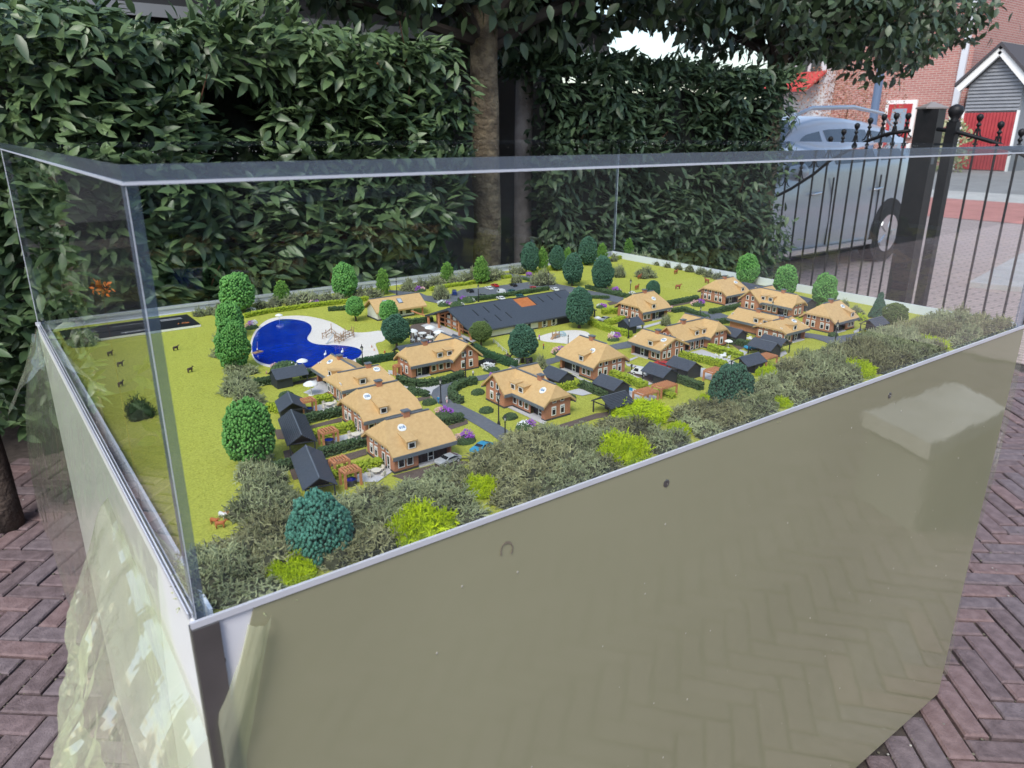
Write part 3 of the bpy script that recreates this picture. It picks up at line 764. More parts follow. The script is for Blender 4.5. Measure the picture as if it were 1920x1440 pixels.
def hedge(label, pts, material, wd=.010, ht=.011, size=.0019, dens=1.0, world=False, group=None):
    P = [Vector(p) if world else G(*p) for p in pts]
    seg = [(b-a).length for a, b in zip(P[:-1], P[1:])]; tot = sum(seg)
    n = int(max(60, dens*tot*(wd+2*ht)/(size*size)*.95)); n = min(n, 2600)
    core = MB()
    for a, b in zip(P[:-1], P[1:]):
        d = (b-a).normalized(); core.bar(a+Vector((0, 0, ht*.42))+d*.001, b+Vector((0, 0, ht*.42))-d*.0003, wd*.74, ht*.84)
    base = P[0].copy(); o = empty('hedge', label, 'hedge', base, 0, group or 'clipped hedges of the model')
    core.v = [(x-base.x, y-base.y, z-base.z) for x, y, z in core.v]
    core.build('core', MM[material], o)
    r_ = random.Random(n); T = []; D = []
    cum = np.cumsum([0]+seg)
    for _ in range(n):
        t = r_.uniform(0, tot); k = min(len(seg)-1, int(np.searchsorted(cum, t, 'right')-1)); a, b = P[k], P[k+1]; d = (b-a).normalized(); sd_ = Vector((-d.y, d.x, 0))
        p = a+d*(t-cum[k]); s_ = r_.uniform(0, wd+2*ht)
        if s_ < ht: q = p-sd_*wd/2+Vector((0, 0, s_)); nn_ = -sd_
        elif s_ < ht+wd: q = p+sd_*(s_-ht-wd/2)+Vector((0, 0, ht)); nn_ = Vector((0, 0, 1))
        else: q = p+sd_*wd/2+Vector((0, 0, s_-ht-wd)); nn_ = sd_
        q += nn_*(r_.gauss(0, size*.28)+size*.5*noise.noise((q.x*120, q.y*120, q.z*120))); T.append(q-base); D.append(nn_)
    for e_, sg in ((P[0], -1), (P[-1], 1)):
        d = (P[1]-P[0]).normalized() if sg < 0 else (P[-1]-P[-2]).normalized(); sd_ = Vector((-d.y, d.x, 0))
        for _ in range(int(max(10, wd*ht/(size*size)*1.4))):
            T.append(e_+d*sg*r_.uniform(0, size*.6)+sd_*r_.uniform(-wd/2, wd/2)+Vector((0, 0, r_.uniform(0, ht)))-base); D.append(d*sg)
    T = np.array(T); D = np.array(D)+rng.normal(0, .45, (len(T), 3)); Rm = frames(D, rng.normal(0, 1, (len(T), 3)))
    s = rng.uniform(.7, 1.25, len(T))*size; Rm = Rm*np.stack([s*.95, s*.8, s*.5], 1)[:, None, :]
    V, F = scatter(ICO[0], ICO[1], Rm, T)
    var = np.clip(np.repeat(rng.normal(.42, .22, len(T)), 12)+.22*np.tile(ICO[0][:, 0], len(T)), 0, 1)
    f = obj('foliage', np_mesh('foliage', V, F, MM[material], var, smooth=True), o); tag(f, kind='stuff')
    return o
# lichen: tangles of forked strands over a lumpy core
def strand_set(n, seed, fork=True):
    """unit tangle: strands that fill the upper half of a unit ball; returns V,F,var"""
    r_ = np.random.default_rng(seed); Vs = []; Fs = []; var = []; off = 0
    def tube3(P, rad):
        nonlocal off
        P = np.array(P); k = len(P); d = np.gradient(P, axis=0); d /= np.linalg.norm(d, axis=1, keepdims=True)+1e-9
        a = np.cross(d, [.3, .5, .81]); a /= np.linalg.norm(a, axis=1, keepdims=True)+1e-9; b = np.cross(d, a)
        for j in range(3):
            t = 2.094*j; Vs.append(P+(a*math.cos(t)+b*math.sin(t))*np.array(rad)[:, None])
        for i in range(k-1):
            for j in range(3):
                j2 = (j+1) % 3; Fs.append((off+j*k+i, off+j2*k+i, off+j2*k+i+1)); Fs.append((off+j*k+i, off+j2*k+i+1, off+j*k+i+1))
        off += 3*k
    for _ in range(n):
        d = r_.normal(0, 1, 3); d[2] = abs(d[2]); d /= np.linalg.norm(d); rad0 = r_.uniform(.55, .9)
        p = d*rad0; P = [p]; dd = d*.5+r_.normal(0, .75, 3); L = r_.uniform(.11, .20)
        for _k in range(3):
            dd = dd/np.linalg.norm(dd)+r_.normal(0, .55, 3); dd += d*.15; dd /= np.linalg.norm(dd); P.append(P[-1]+dd*L)
        br = r_.normal(.42, .30); w0 = r_.uniform(.024, .036)
        tube3(P, [w0*1.2, w0, w0*.85, w0*.5]); var += [br-.2, br, br+.15, br+.3]*3
        if fork:
            for q in (1, 2):
                e = dd*.4+r_.normal(0, .7, 3); e /= np.linalg.norm(e); p2 = [P[q], P[q]+e*L*.7, P[q]+e*L*1.15+r_.normal(0, .03, 3)]
                tube3(p2, [w0*.85, w0*.7, w0*.4]); var += [br, br+.1, br+.28]*3
    return np.vstack(Vs), np.array(Fs), np.clip(np.array(var), 0, 1)
TANGLE = [strand_set(190, s) for s in (1, 2, 3, 4)]
TANGLE_S = [strand_set(110, s) for s in (11, 12, 13)]
def lichen(clumps, mtl, fine=True):
    """clumps: (x, y, z, rx, ry, h) -> one mesh of strands, one core mesh"""
    Vs = []; Fs = []; va = []; off = 0; Cv = []; Cf = []; co = 0
    src = TANGLE if fine else TANGLE_S
    for i, (x, y, z, rx, ry, h) in enumerate(clumps):
        V, F, v_ = src[i % len(src)]; a = random.uniform(0, 6.28); c_, s_ = math.cos(a), math.sin(a)
        Q = V @ np.array([[c_, s_, 0], [-s_, c_, 0], [0, 0, 1]])
        Q = Q*np.array([rx, ry, h])+np.array([x, y, z]); Vs.append(Q); Fs.append(F+off); off += len(Q)
        va.append(np.clip(v_+random.gauss(0, .10), 0, 1))
        P = ICO2[0].copy(); n_ = np.array([noise.noise((p[0]*2+i, p[1]*2, p[2]*2)) for p in P]); P = P*(.80+.18*n_[:, None]); P[:, 2] = np.maximum(P[:, 2], -.02)
        Cv.append(P*np.array([rx, ry, h])+np.array([x, y, z])); Cf.append(ICO2[1]+co); co += len(P)
    return (np.vstack(Vs), np.vstack(Fs), np.concatenate(va)), (np.vstack(Cv), np.vstack(Cf))
def lichen_obj(name, label, cat, clumps, mtl, corem, fine=True, kind='stuff', group=None):
    (V, F, va), (cv, cf) = lichen(clumps, mtl, fine)
    b = Vector(clumps[0][:3]); e = empty(name, label, cat, b, 0, group)
    if kind: e['kind'] = kind
    bb = np.array(tuple(b))
    s = obj('strands', np_mesh('strands', V-bb, F, MM[mtl], va), e); tag(s, kind='stuff')
    obj('core', np_mesh('core', cv-bb, cf, MM[corem], None, True), e)
    return e
def bush(label, px, py, wpx, hpx, mtl='lichen2', corem='lichcore', group='shrubs of the model', name='model_shrub'):
    b = G(px, py); w_ = width_at(b, wpx); h = height_at(b, py-hpx)
    cl = [(b.x, b.y, b.z, w_*.36, w_*.36, h)]
    for k in range(4):
        a = k*1.6+random.random(); cl.append((b.x+math.cos(a)*w_*.26, b.y+math.sin(a)*w_*.26, b.z, w_*.27, w_*.27, h*random.uniform(.6, .9)))
    return lichen_obj(name, label, 'shrub', cl, mtl, corem, False, None, group)
def flowers(label, px, py, blobs, leafy=True, group='flowering shrubs of the model'):
    """blobs: (dx px, dy px above ground, radius px, colour)"""
    b = G(px, py); e = empty('flowering_shrub', label, 'flowering shrub', b, 0, group); s = width_at(b, 1.0)
    rv = Vector((math.cos(YAW), -math.sin(YAW), 0))
    if leafy:
        w_ = (max(q[0]+q[2] for q in blobs)-min(q[0]-q[2] for q in blobs))*s
        P, N = crown_points('dome', 120); T = P*np.array([w_*.5, w_*.42, w_*.30]); Rm = frames(N+rng.normal(0, .5, N.shape), rng.normal(0, 1, N.shape))*(w_*.085)
        V, F = scatter(ICO[0], ICO[1], Rm, T); obj('leaves', np_mesh('leaves', V, F, MM['leafd'], np.clip(np.repeat(rng.normal(.5, .25, 120), 12), 0, 1), True), e, tuple(rv*(sum(q[0] for q in blobs)/len(blobs)*s)))
    for (dx, dy, r, c) in blobs:
        n = 70; r *= s; P, N = crown_points('round', n); P = P+rng.normal(0, .16, P.shape); Rm = frames(N+rng.normal(0, .5, N.shape), rng.normal(0, 1, N.shape))
        S = np.stack([rng.uniform(.18, .34, n)*r, rng.uniform(.10, .2, n)*r, rng.uniform(.06, .12, n)*r], 1); V, F = scatter(ICO[0], ICO[1], Rm*S[:, None, :], P*r*np.array([1, 1, .75]))
        obj('blossom', np_mesh('blossom', V, F, MM[c]), e, tuple(rv*(dx*s)+Vector((0, 0, dy*s))))
    return e

# small things -----------------------------------------------------
def street_lamp(label, px, ybase, ytop):
    b = G(px, ybase); h = height_at(b, ytop); e = empty('street_lamp', label, 'lamp', b, 0, 'black lantern posts of the model'); k = h/1.0
    r = max(.0009, h*.020)
    MB().lathe([(r*3, 0), (r*3, h*.012), (r*2, h*.025), (r*1.6, h*.09), (r, h*.11), (r*.85, h*.66), (r*1.5, h*.67), (r*1.5, h*.69), (r*.7, h*.70), (r*.7, h*.74)], 10).build('post', MM['black'], e)
    lw = h*.05
    MB().lathe([(lw*.55, h*.745), (lw*1.05, h*.865)], 4).build('lantern', MM['lampglass'], e)
    m = MB(); m.lathe([(lw*1.35, h*.868), (lw*1.0, h*.885), (lw*.45, h*.93), (lw*.3, h*.935), (lw*.25, h*.955), (lw*.4, h*.965), (lw*.1, h*1.0)], 8).build('lantern_cap', MM['black'], e)
    m = MB()
    for q in range(4):
        a = q*math.pi/2; m.bar((math.cos(a)*lw*.57, math.sin(a)*lw*.57, h*.74), (math.cos(a)*lw*1.08, math.sin(a)*lw*1.08, h*.868), lw*.16)
    m.build('lantern_frame', MM['black'], e)
    return e
def loft_body(st_, zs):
    pass
def model_car(label, px, py, heading, colour, L=.033, kind='car'):
    b = G(px, py); e = empty('model_car' if kind != 'van' else 'model_van', label, kind, b, R(heading), 'cars of the model')
    W = L*.42; H_ = L*(.31 if kind == 'car' else .44); zc = L*.055
    prof = ([(-.5, .10), (-.495, .17), (-.46, .205), (-.22, .235), (-.06, H_/L), (.20, H_/L-.005), (.40, .225), (.49, .20), (.5, .10)] if kind == 'car' else
            [(-.5, .10), (-.49, .22), (-.40, .26), (-.28, H_/L-.02), (-.22, H_/L), (.47, H_/L), (.495, .40), (.5, .10)])
    def sect(y, dz): return [(x*L, y, (z if z < .22 else z+dz)*L) for x, z in prof]
    m = MB(); m.smooth = False
    ys = [(-.5, -.02), (-.47, 0), (.47, 0), (.5, -.02)]
    belt = .215
    vs = []; n = len(prof)
    for yy, ins in ((-1, 0), (-1, 1), (1, 1), (1, 0)):
        for x, z in prof:
            up = max(0, (z-belt))/(H_/L-belt); w_ = .5-(.10*up)-(.012 if ins == 0 else 0)
            vs.append((x*L*(1 if not (ins == 0) else .995), yy*w_*W if ins == 0 else yy*(w_-.035)*W, (z+(.006 if ins else 0))*L))
    fs = []
    for r_ in range(3):
        for i in range(n-1): fs.append((r_*n+i, r_*n+i+1, (r_+1)*n+i+1, (r_+1)*n+i))
        fs.append((r_*n+n-1, r_*n, (r_+1)*n, (r_+1)*n+n-1))
    fs += [tuple(range(n)), tuple(range(3*n, 4*n))]
    m.add(vs, fs); m.build('body', CARC[colour], e)
    # glazing, a hair proud of the cabin
    g_ = MB(); z0, z1 = belt+.02, H_/L-.025
    def wq(z): return (.5-.10*(z-belt)/(H_/L-belt))*W+.0002
    if kind == 'car': side = [(-.17, z0), (-.065, z1), (.185, z1), (.33, z0)]
    else: side = [(-.34, z0), (-.27, z1-.02), (-.05, z1-.02), (-.05, z0)]
    for sg in (-1, 1):
        g_.extrude([(x*L, sg*wq(z), z*L) for x, z in side], (0, -sg*.0006, 0))
    sb = MB()
    xa, za, xb, zb = (-.215, .243, -.075, H_/L-.015) if kind == 'car' else (-.395, .275, -.295, H_/L-.05)
    g_.extrude([(xa*L-.0003, -W*.40, za*L+.0003), (xa*L-.0003, W*.40, za*L+.0003), (xb*L-.0003, W*.36, zb*L+.0004), (xb*L-.0003, -W*.36, zb*L+.0004)], (.0006, 0, -.0004))
    if kind == 'car':
        g_.extrude([(.38*L+.0003, -W*.38, .24*L+.0003), (.38*L+.0003, W*.38, .24*L+.0003), (.215*L+.0003, W*.35, (H_/L-.012)*L), (.215*L+.0003, -W*.35, (H_/L-.012)*L)], (-.0006, 0, -.0003))
    g_.build('glazing', MM['pane'], e)
    wm = shared(('wheel', L), lambda: MB().lathe([(.040*L*1.9, 0), (.043*L*1.9, .01*L), (.043*L*1.9, .06*L), (.040*L*1.9, .07*L)], 14).mesh('wheel', MM['black']))
    rmh = shared(('rim', L), lambda: MB().lathe([(.026*L*1.9, 0), (.026*L*1.9, .006*L)], 10).mesh('rim', MM['lampglass']))
    for sx in (-.30, .31):
        for sg in (-1, 1):
            q = obj('wheel', wm, e, (sx*L, sg*(W/2-.052*L if sg > 0 else W/2-.052*L), .082*L)); q.rotation_euler = (-sg*math.pi/2, 0, 0)
            obj('rim', rmh, q, (0, 0, .0665*L))
    return e
def quadruped(name, label, cat, px, py, heading, L, material, group, antler=False, patch=None, rider=None):
    b = G(px, py); e = empty(name, label, cat, b, R(heading), group)
    m = MB(); m.smooth = True; h = L*.52
    m.tube([(-L*.42, 0, h), (-L*.36, 0, h*1.02), (-L*.1, 0, h*.97), (L*.18, 0, h*.98), (L*.32, 0, h*1.03), (L*.40, 0, h)], [L*.06, L*.16, L*.175, L*.18, L*.165, L*.06], 10)
    m.tube([(L*.30, 0, h*1.02), (L*.44, 0, h*1.28), (L*.50, 0, h*1.45)], [L*.10, L*.075, L*.06], 8)
    m.tube([(L*.46, 0, h*1.46), (L*.58, 0, h*1.40), (L*.70, 0, h*1.28)], [L*.065, L*.055, L*.035], 8)
    for sx, sy in ((-.32, -.08), (-.32, .08), (.27, -.08), (.27, .08)):
        k_ = .03 if sx < 0 else -.0
        m.tube([(L*sx, L*sy, h*.95), (L*(sx-k_*.4), L*sy, h*.55), (L*(sx-k_), L*sy, h*.32), (L*(sx-k_*.3), L*sy, 0)], [L*.10, L*.062, L*.046, L*.04], 7)
    m.tube([(-L*.41, 0, h*1.05), (-L*.47, 0, h*.8), (-L*.46, 0, h*.55)], [L*.02, L*.018, L*.012], 5)
    for sy in (-1, 1): m.tube([(L*.47, sy*L*.04, h*1.52), (L*.45, sy*L*.09, h*1.60)], [L*.022, L*.006], 5)
    m.build('body', MM[material], e)
    if patch:
        p = MB(); p.smooth = True
        for (x, z, r) in ((-.15, 1.10, .11), (.16, 1.12, .10), (.02, .80, .10)): p.lathe([(0.001, -L*r*.6), (L*r*.8, -L*r*.3), (L*r, 0), (L*r*.7, L*r*.35), (.0005, L*r*.5)], 8, (L*x, 0, h*z))
        p.build('coat_patch', MM[patch], e)
    if rider: person('rider', None, None, None, b, rider, e, seat=(0, 0, h*1.05), s=L*.8)
    return e
def person(name, label, px, py, pos=None, cols=('shirt', 'jeans'), parent=None, seat=None, s=.0145, group='small figures of the model', sit=False):
    if parent is None:
        b = G(px, py) if pos is None else pos
        e = empty('person', label, 'person', b, random.uniform(0, 6.28), group); z0 = 0
    else: e = parent; z0 = seat[2]
    H_ = s; m = MB(); m.smooth = True
    if parent is None and not sit:
        for sg in (-1, 1): m.tube([(sg*H_*.055, 0, 0), (sg*H_*.055, 0, H_*.27), (sg*H_*.05, 0, H_*.5)], [H_*.035, H_*.045, H_*.065], 7)
    else:
        for sg in (-1, 1): m.tube([(sg*H_*.02 if parent else 0, sg*H_*.16, z0-H_*.22), (H_*.08, sg*H_*.14, z0-H_*.02), (0, sg*H_*.06, z0+H_*.03)], [H_*.035, H_*.05, H_*.06], 7)
    zt = z0+(H_*.48 if parent is None and not sit else 0)
    m.build('trousers', MM[cols[1]], e)
    m = MB(); m.smooth = True
    m.tube([(0, 0, zt), (0, 0, zt+H_*.14), (0, 0, zt+H_*.30), (0, 0, zt+H_*.36)], [H_*.085, H_*.09, H_*.115, H_*.05], 9)
    for sg in (-1, 1): m.tube([(0, sg*H_*.11, zt+H_*.31), (H_*.03, sg*H_*.15, zt+H_*.16), (H_*.08, sg*H_*.13, zt+H_*.03)], [H_*.04, H_*.034, H_*.026], 6)
    m.build('body', MM[cols[0]], e)
    m = MB(); m.smooth = True; m.lathe([(H_*.02, 0), (H_*.035, H_*.03), (H_*.062, H_*.07), (H_*.062, H_*.11), (H_*.03, H_*.145), (.0001, H_*.15)], 9, (0, 0, zt+H_*.36)); m.build('head', MM['skin'], e)
    return e
def tub(label, u, v, r=.0065):
    e = empty('hot_tub', label, 'hot tub', (u, v, ZG), 0, 'round hot tubs of the model')
    MB().lathe([(r, 0), (r*1.02, r*.2), (r*1.02, r*1.05), (r*.88, r*1.05), (r*.88, r*.9)], 24).build('tub_wall', MM['plinth'], e)
    MB().lathe([(r*.87, r*.88), (r*.87, r*.93)], 24).build('water', MM['water'], e)
    return e
def parasol(label, px, py, s=.016, group='white parasols of the model'):
    e = empty('parasol', label, 'parasol', G(px, py), 0, group)
    MB().lathe([(s*.22, 0), (s*.22, s*.05), (s*.035, s*.06), (s*.035, s*1.05)], 10).build('pole', MM['white'], e)
    MB().lathe([(s*.56, s*.86), (s*.53, s*.93), (s*.36, s*1.04), (s*.12, s*1.12), (s*.02, s*1.16)], 12).build('canopy', MM['white'], e)
    return e
def chair(px, py, a, label, colour='chairw', s=.0062, pos=None, group='ivory garden chairs of the model'):
    def mk():
        m = MB(); m.box(-s*.35, s*.35, -s*.35, s*.35, s*.55, s*.68); m.box(-s*.35, s*.35, s*.27, s*.36, s*.68, s*1.25)
        for x in (-1, 1):
            for y in (-1, 1): m.box(x*s*.30-s*.05, x*s*.30+s*.05, y*s*.30-s*.05, y*s*.30+s*.05, 0, s*.55)
            m.box(x*s*.33-s*.04, x*s*.33+s*.04, -s*.3, s*.27, s*.88, s*.95)
        return m.mesh('garden_chair', MM[colour])
    o = obj('garden_chair', shared(('chair', colour, s), mk), None, G(px, py) if pos is None else pos, a)
    return tag(o, label, 'chair', group)
def table(label, px, py, r=.0065, colour='chairw', group='round garden tables of the model', pos=None):
    e = empty('garden_table', label, 'table', G(px, py) if pos is None else pos, 0, group)
    MB().lathe([(r, r*.95), (r, r*1.08)], 20).build('table_top', MM[colour], e); MB().lathe([(r*.45, 0), (r*.4, r*.06), (r*.1, r*.12), (r*.1, r*.95)], 10).build('pedestal', MM[colour], e)
    return e
def seating(px, py, where, n=4, rr=.0105, colour='chairw'):
    c = G(px, py); table('round ivory table on the '+where, px, py, .006, colour)
    for k in range(n):
        a = k*2*math.pi/n+.4; p = c+Vector((math.cos(a)*rr, math.sin(a)*rr, .0))
        chair(0, 0, a-math.pi/2, 'small ivory chair at the round table on the '+where, colour, pos=p, group='chairs on the '+where)
def patch(name, pts, material, z, t=.0004, kind='structure', world=False):
    P = [Vector(p) if world else G(*p) for p in pts]
    m = MB(); m.prism([(p.x, p.y) for p in P], t, ZG+z-t); o = m.build(name, MM[material]); return tag(o, kind=kind)
def smooth_poly(pts, it=2):
    for _ in range(it):
        q = []
        for a, b in zip(pts, pts[1:]+pts[:1]): q += [(a[0]*.75+b[0]*.25, a[1]*.75+b[1]*.25), (a[0]*.25+b[0]*.75, a[1]*.25+b[1]*.75)]
        pts = q
    return pts
# ================================================================ the scale model: ground
lw = MB().box(.0172, BW-.0172, .0172, BD-.0172, ZG-.012, ZG).build('lawn', MM['lawn']); tag(lw, kind='structure')
POND = [(520,600.6),(537.5,599),(555,600),(570,603),(580,608),(585,614),(583,624),(575,634),(578,640.6),(590,646),(607.5,648),(635,648),(660,651),(675,655.6),(679,661),(675,670),(660,676),(647.5,679),(597.5,689),(572.5,691),(547,689),(516,685),(501,684),(487.5,680),(476,672.5),(472,655),(474,637.5),(483,620),(497.5,610),(510,604)]
SAND = [(500,600),(520,594.5),(547.5,592),(572.5,592.5),(595,596.5),(620,603),(635,611),(647,619),(665,624),(685,624),(722,618.5),(724,640),(702,643),(708,656),(711,666),(697.5,671),(671,678),(655,686),(615,695),(560,696),(505,690),(478,680),(468,655),(472,630),(485,612)]
SAND2 = [(1011,631),(1032.5,624),(1060,620),(1086,619),(1105,624),(1106,631),(1090,637.5),(1072,646),(1042,642.5),(1021,641),(1005,635)]
ROAD = [(945,835),(920,814),(897,800),(865,781),(835,765),(815,752),(808,742),(812,732),(825,724),(869,710),(912,703),(942,696),(970,686),(1010,678),(1052,668),(1100,658),(1142,648),(1190,638),(1260,622),(1315,606),(1330,600),(1326,592),(1310,583),(1330,585),(1350,587),(1372,595),(1369,601),(1336,607),(1290,622),(1200,650),(1142,658),(1100,668),(1051,678),(1024,686),(980,697),(940,707),(892,716),(862,722),(846,732),(843,742),(848,752),(862,759),(905,780),(950,806),(980,830)]
ROAD2 = [(1490,621),(1514,625),(1535,628),(1560,633),(1595,627),(1640,622),(1640,634),(1590,641),(1564,650),(1545,641),(1525,635),(1490,632)]
ROAD3 = [(786,549),(800,555),(835,556),(867,543),(927,537),(995,529),(985,522),(948,518),(946,512),(1000,520),(1010,527),(1045,533),(1110,546),(1170,559),(1160,568),(1100,556),(1050,545),(1027,541),(927,557),(868,569),(830,571),(800,565),(770,557),(740,551),(725,545),(745,545)]
sand_ = patch('beach', smooth_poly(SAND), 'sand', .0006)
patch('playground_sand', smooth_poly(SAND2), 'sand', .0006)
patch('pond_water', smooth_poly(POND), 'water', .0013)
patch('road', ROAD, 'asphalt', .0010); patch('road', ROAD2, 'asphalt', .0010); patch('road', ROAD3, 'asphalt', .0010)
DRIVES = [[(600,866),(686,842),(688,853),(607,880)],[(577.5,800),(641,783),(641,791),(580,805)],[(547.5,717.5),(596,707),(597,714),(550,722)],[(735,893),(850,862),(880,868),(770,905)],
 [(1030,803),(1117.5,776),(1180,768),(1185,776),(1120,785),(1040,809)],[(839,800),(876,788),(878,795),(842,807)],[(779,747.5),(806,742),(808,748),(782,754)],
 [(1175,699),(1190,694),(1240,706),(1262,719),(1235,722),(1190,708)],[(1255,690),(1275,688),(1310,705),(1290,714),(1268,703)],[(769,611),(791,604),(812,605),(795,611),(847,629),(832,632),(816,645),(769,643)],
 [(1251,573),(1284,566),(1310,562),(1312,566),(1285,571),(1253,577)],[(1138,568),(1170,561),(1168,567),(1143,573)],[(514,806),(535,806),(540,824),(520,824)],[(531,847),(546,843),(556,859),(535,863)],[(542,880),(561,875),(566,896),(550,901)],[(1018,712),(1035,708),(1042,722),(1024,724)],[(905,684),(925,680),(930,690),(912,694)],[(1120,600),(1135,598),(1150,603),(1130,608)],[(1365,642),(1395,640),(1408,650),(1385,656)]]
for p in DRIVES: patch('driveway', p, 'gravel', .0008)
TERR = [[(632,820),(674,809),(686,820),(650,833),(605,833)],[(677,886),(717.5,875),(735,886),(708,905),(652,904)],[(594,760),(627.5,751),(640,764),(610,776),(573,772)],[(582.5,716),(592.5,713),(619,734),(606,739),(584,742),(569,737),(590,727)],
 [(754,724),(800,726),(830,721),(812,732),(808,743),(790,735),(762,729)],[(727,695),(737,696),(767,711),(760,713),(730,701)],[(950,764),(958,762),(1025,792),(1020,797)],[(1060,736),(1087.5,729),(1110,739),(1092,743)],[(1069,703),(1073,702),(1108,717.5),(1102,720)],
 [(1172,704),(1180,701),(1224,720),(1217,723)],[(1174,726),(1186,729),(1236,746),(1206,757),(1177,743)],[(1293,662),(1316,656),(1378,679),(1377,686),(1357,684),(1320,670)],[(1309,692),(1320,691),(1345,699),(1338,716),(1310,706)],[(1387,656),(1402,661),(1396,667),(1384,662)],
 [(1204,613),(1240,603),(1243,606),(1206,617)],[(1185,611),(1200,609),(1204,616),(1188,618)],[(789,611),(813,604),(893,640),(886,643),(829,629)],[(1172,677.5),(1194,669),(1197,671),(1174,681)],[(1173,682),(1212,690),(1209,694),(1176,687)],[(1600,622),(1612,616),(1618,619),(1602,626)],[(1459,664),(1472,658),(1476,664),(1463,671)],[(1236,715),(1250,712),(1270,722),(1258,728)]]
for p in TERR: patch('terrace', p, 'terrace', .0012)
patch('pool_water', [(1178,727),(1186,729.5),(1186,735),(1179,733)], 'pool', .0016)
# loose static-grass fibres standing on the lawn
def inside(x, y, poly):
    c = False; j = len(poly)-1
    for i in range(len(poly)):
        xi, yi = poly[i]; xj, yj = poly[j]
        if (yi > y) != (yj > y) and x < (xj-xi)*(y-yi)/(yj-yi)+xi: c = not c
        j = i
    return c
HARD = [[(p.x, p.y) for p in (G(*q) for q in poly)] for poly in [SAND, SAND2, ROAD, ROAD2, ROAD3]+DRIVES+TERR]
n = 78000; T = np.column_stack([rng.uniform(.02, BW-.02, n), rng.uniform(.02, BD-.02, n)**1.0])
HB = [(min(p[0] for p in h_), max(p[0] for p in h_), min(p[1] for p in h_), max(p[1] for p in h_)) for h_ in HARD]
keep = np.ones(n, bool)
for h_, (a, b, c, d) in zip(HARD, HB):
    for i in np.nonzero((T[:, 0] > a) & (T[:, 0] < b) & (T[:, 1] > c) & (T[:, 1] < d))[0]:
        if keep[i] and inside(T[i, 0], T[i, 1], h_): keep[i] = False
T = T[keep]; n = len(T); T = np.column_stack([T, np.full(n, ZG-.0002)])
dv = rng.normal(0, .6, (n, 3)); dv[:, 2] = 1.0
Rm = frames(dv, rng.normal(0, 1, (n, 3)))*rng.uniform(.0014, .0028, n)[:, None, None]
V, F = scatter(np.array([(0, -.16, 0), (0, .16, 0), (1, 0, 0)]), np.array([(0, 1, 2)]), Rm, T)
FIB = mat('static grass fibre', (.29,.32,.035), (.58,.58,.10), .9, var=True)
o = obj('grass', np_mesh('grass', V, F, FIB, np.repeat(np.clip(rng.normal(.5, .28, n)+.5*np.array([noise.noise((t[0]*14, t[1]*14, 3)) for t in T]), 0, 1), 3))); tag(o, 'short yellow green static grass over the model lawns', 'grass', kind='stuff')

# ================================================================ houses
HP = math.pi/2
house_a('thatched model house whose roof disc reads 018, silver car before its porch', .3027, .2030, 0, '018', 1, ('door', 'door', 'arch', 'arch'), discf=.32, chx=-.3, dormx=-2.0)
house_a('thatched model house directly behind the one reading 018, disc reading 020', .3245, .3245, 0, '020', 1, ('door', 'door', 'arch', 'arch'), discf=.30, chx=.1, dormx=-1.5, discx=-2.8)
house_a('third thatched house in the row of gabled gardens, disc near its roof end', .352, .4455, 0, '021', 1, ('door', 'door', 'arch', 'arch'), L=9.6, W=7.0, zr=5.0, discx=3.2, discf=.25, dormx=-1.0, hip=(1.8, 1.8), chx=2.0)
house_a('thatched house by the pond shore, its roof turned across the row', .351, .4975, -HP, '022', -1, L=10.2, W=7.1, zr=5.0, discx=2.8, discf=.35, dormx=-2.4, hip=(0, 0), chx=1.6)
house_b('long thatched house with two dormers and dark porch behind the curved road hedge', .504, .484, 0, '023', -1, disc=False, cl=9.4, cy_=.2, hipm=1.7, Lm=13.2)
house_b('L-shaped thatched house in the lawn inside the road bend, ringed disc on its slope', .531, .2446, -HP, '024', 1, cl=9.2, cy_=-.1, Lm=13.2, discx=4.3)
house_a('large thatched house with steep hipped end beside the ribbed carport', .7155, .3225, -HP, '019', -1, L=10.3, W=8.5, discf=.42, discx=-2.2)
house_a('thatched house with a full brick gable and white path to its porch', .873, .321, -HP, '025', -1, ('door',)*4, ('arch', 'arch', 'door', 'door'), L=8.5, W=7.8, zr=5.0, hip=(0, 0), discx=-2.9, discf=.35, dormx=-1.5)
house_b('thatched house with three tall garden doors facing the white patio', .958, .328, 0, '026', -1, disc=False, wins='door', cl=9.9, cy_=.25, hipm=0, hipc=1.7, Lm=13.2, dorm=(-2.0, .4))
house_a('thatched house between the barn end and the cow meadow hedge', 1.060, .539, 0, '015', 1, discx=1.6, discf=.42, dormx=-.9)
house_a('far thatched house at the meadow edge with a pink and purple shrub before it', 1.334, .540, 0, '014', -1, discx=-2.6, discf=.36, dormx=-2.4)
house_b('far L-shaped thatched house with a lamp before its dark porch', 1.333, .396, -HP, '013', 1, disc=False, cl=9.0, cy_=.2, Lm=13.2)
h13 = empty('thatched_house', 'thatched house with two small dormers above three garden doors', 'house', (1.161, .310, ZG), -HP, 'model houses with straw coloured roofs')
wing(h13, 0, 0, 0, 13.6, 7.0, 4.9, 2.8, (0, 0), (gable_full(AA), None), front=[(3.4, 'door'), (4.8, 'door'), (6.0, 'door')], dormers=[.8, 3.4], chim=-1.2)
house_a('thatched house by the lime shrubs with half-hipped gable and white disc', 1.147, .257, 0, '027', 1, L=8.3, W=7.6, zr=5.0, hip=(1.5, 1.5), discx=2.4, discf=.35, dormx=-.8, chx=-.4)
house_a('thatched house nearest the spruce, twin rows of white windows in its gable', 1.300, .250, 0, '012', -1, discx=-2.6, discf=.34, dormx=-2.8, W=8.4)

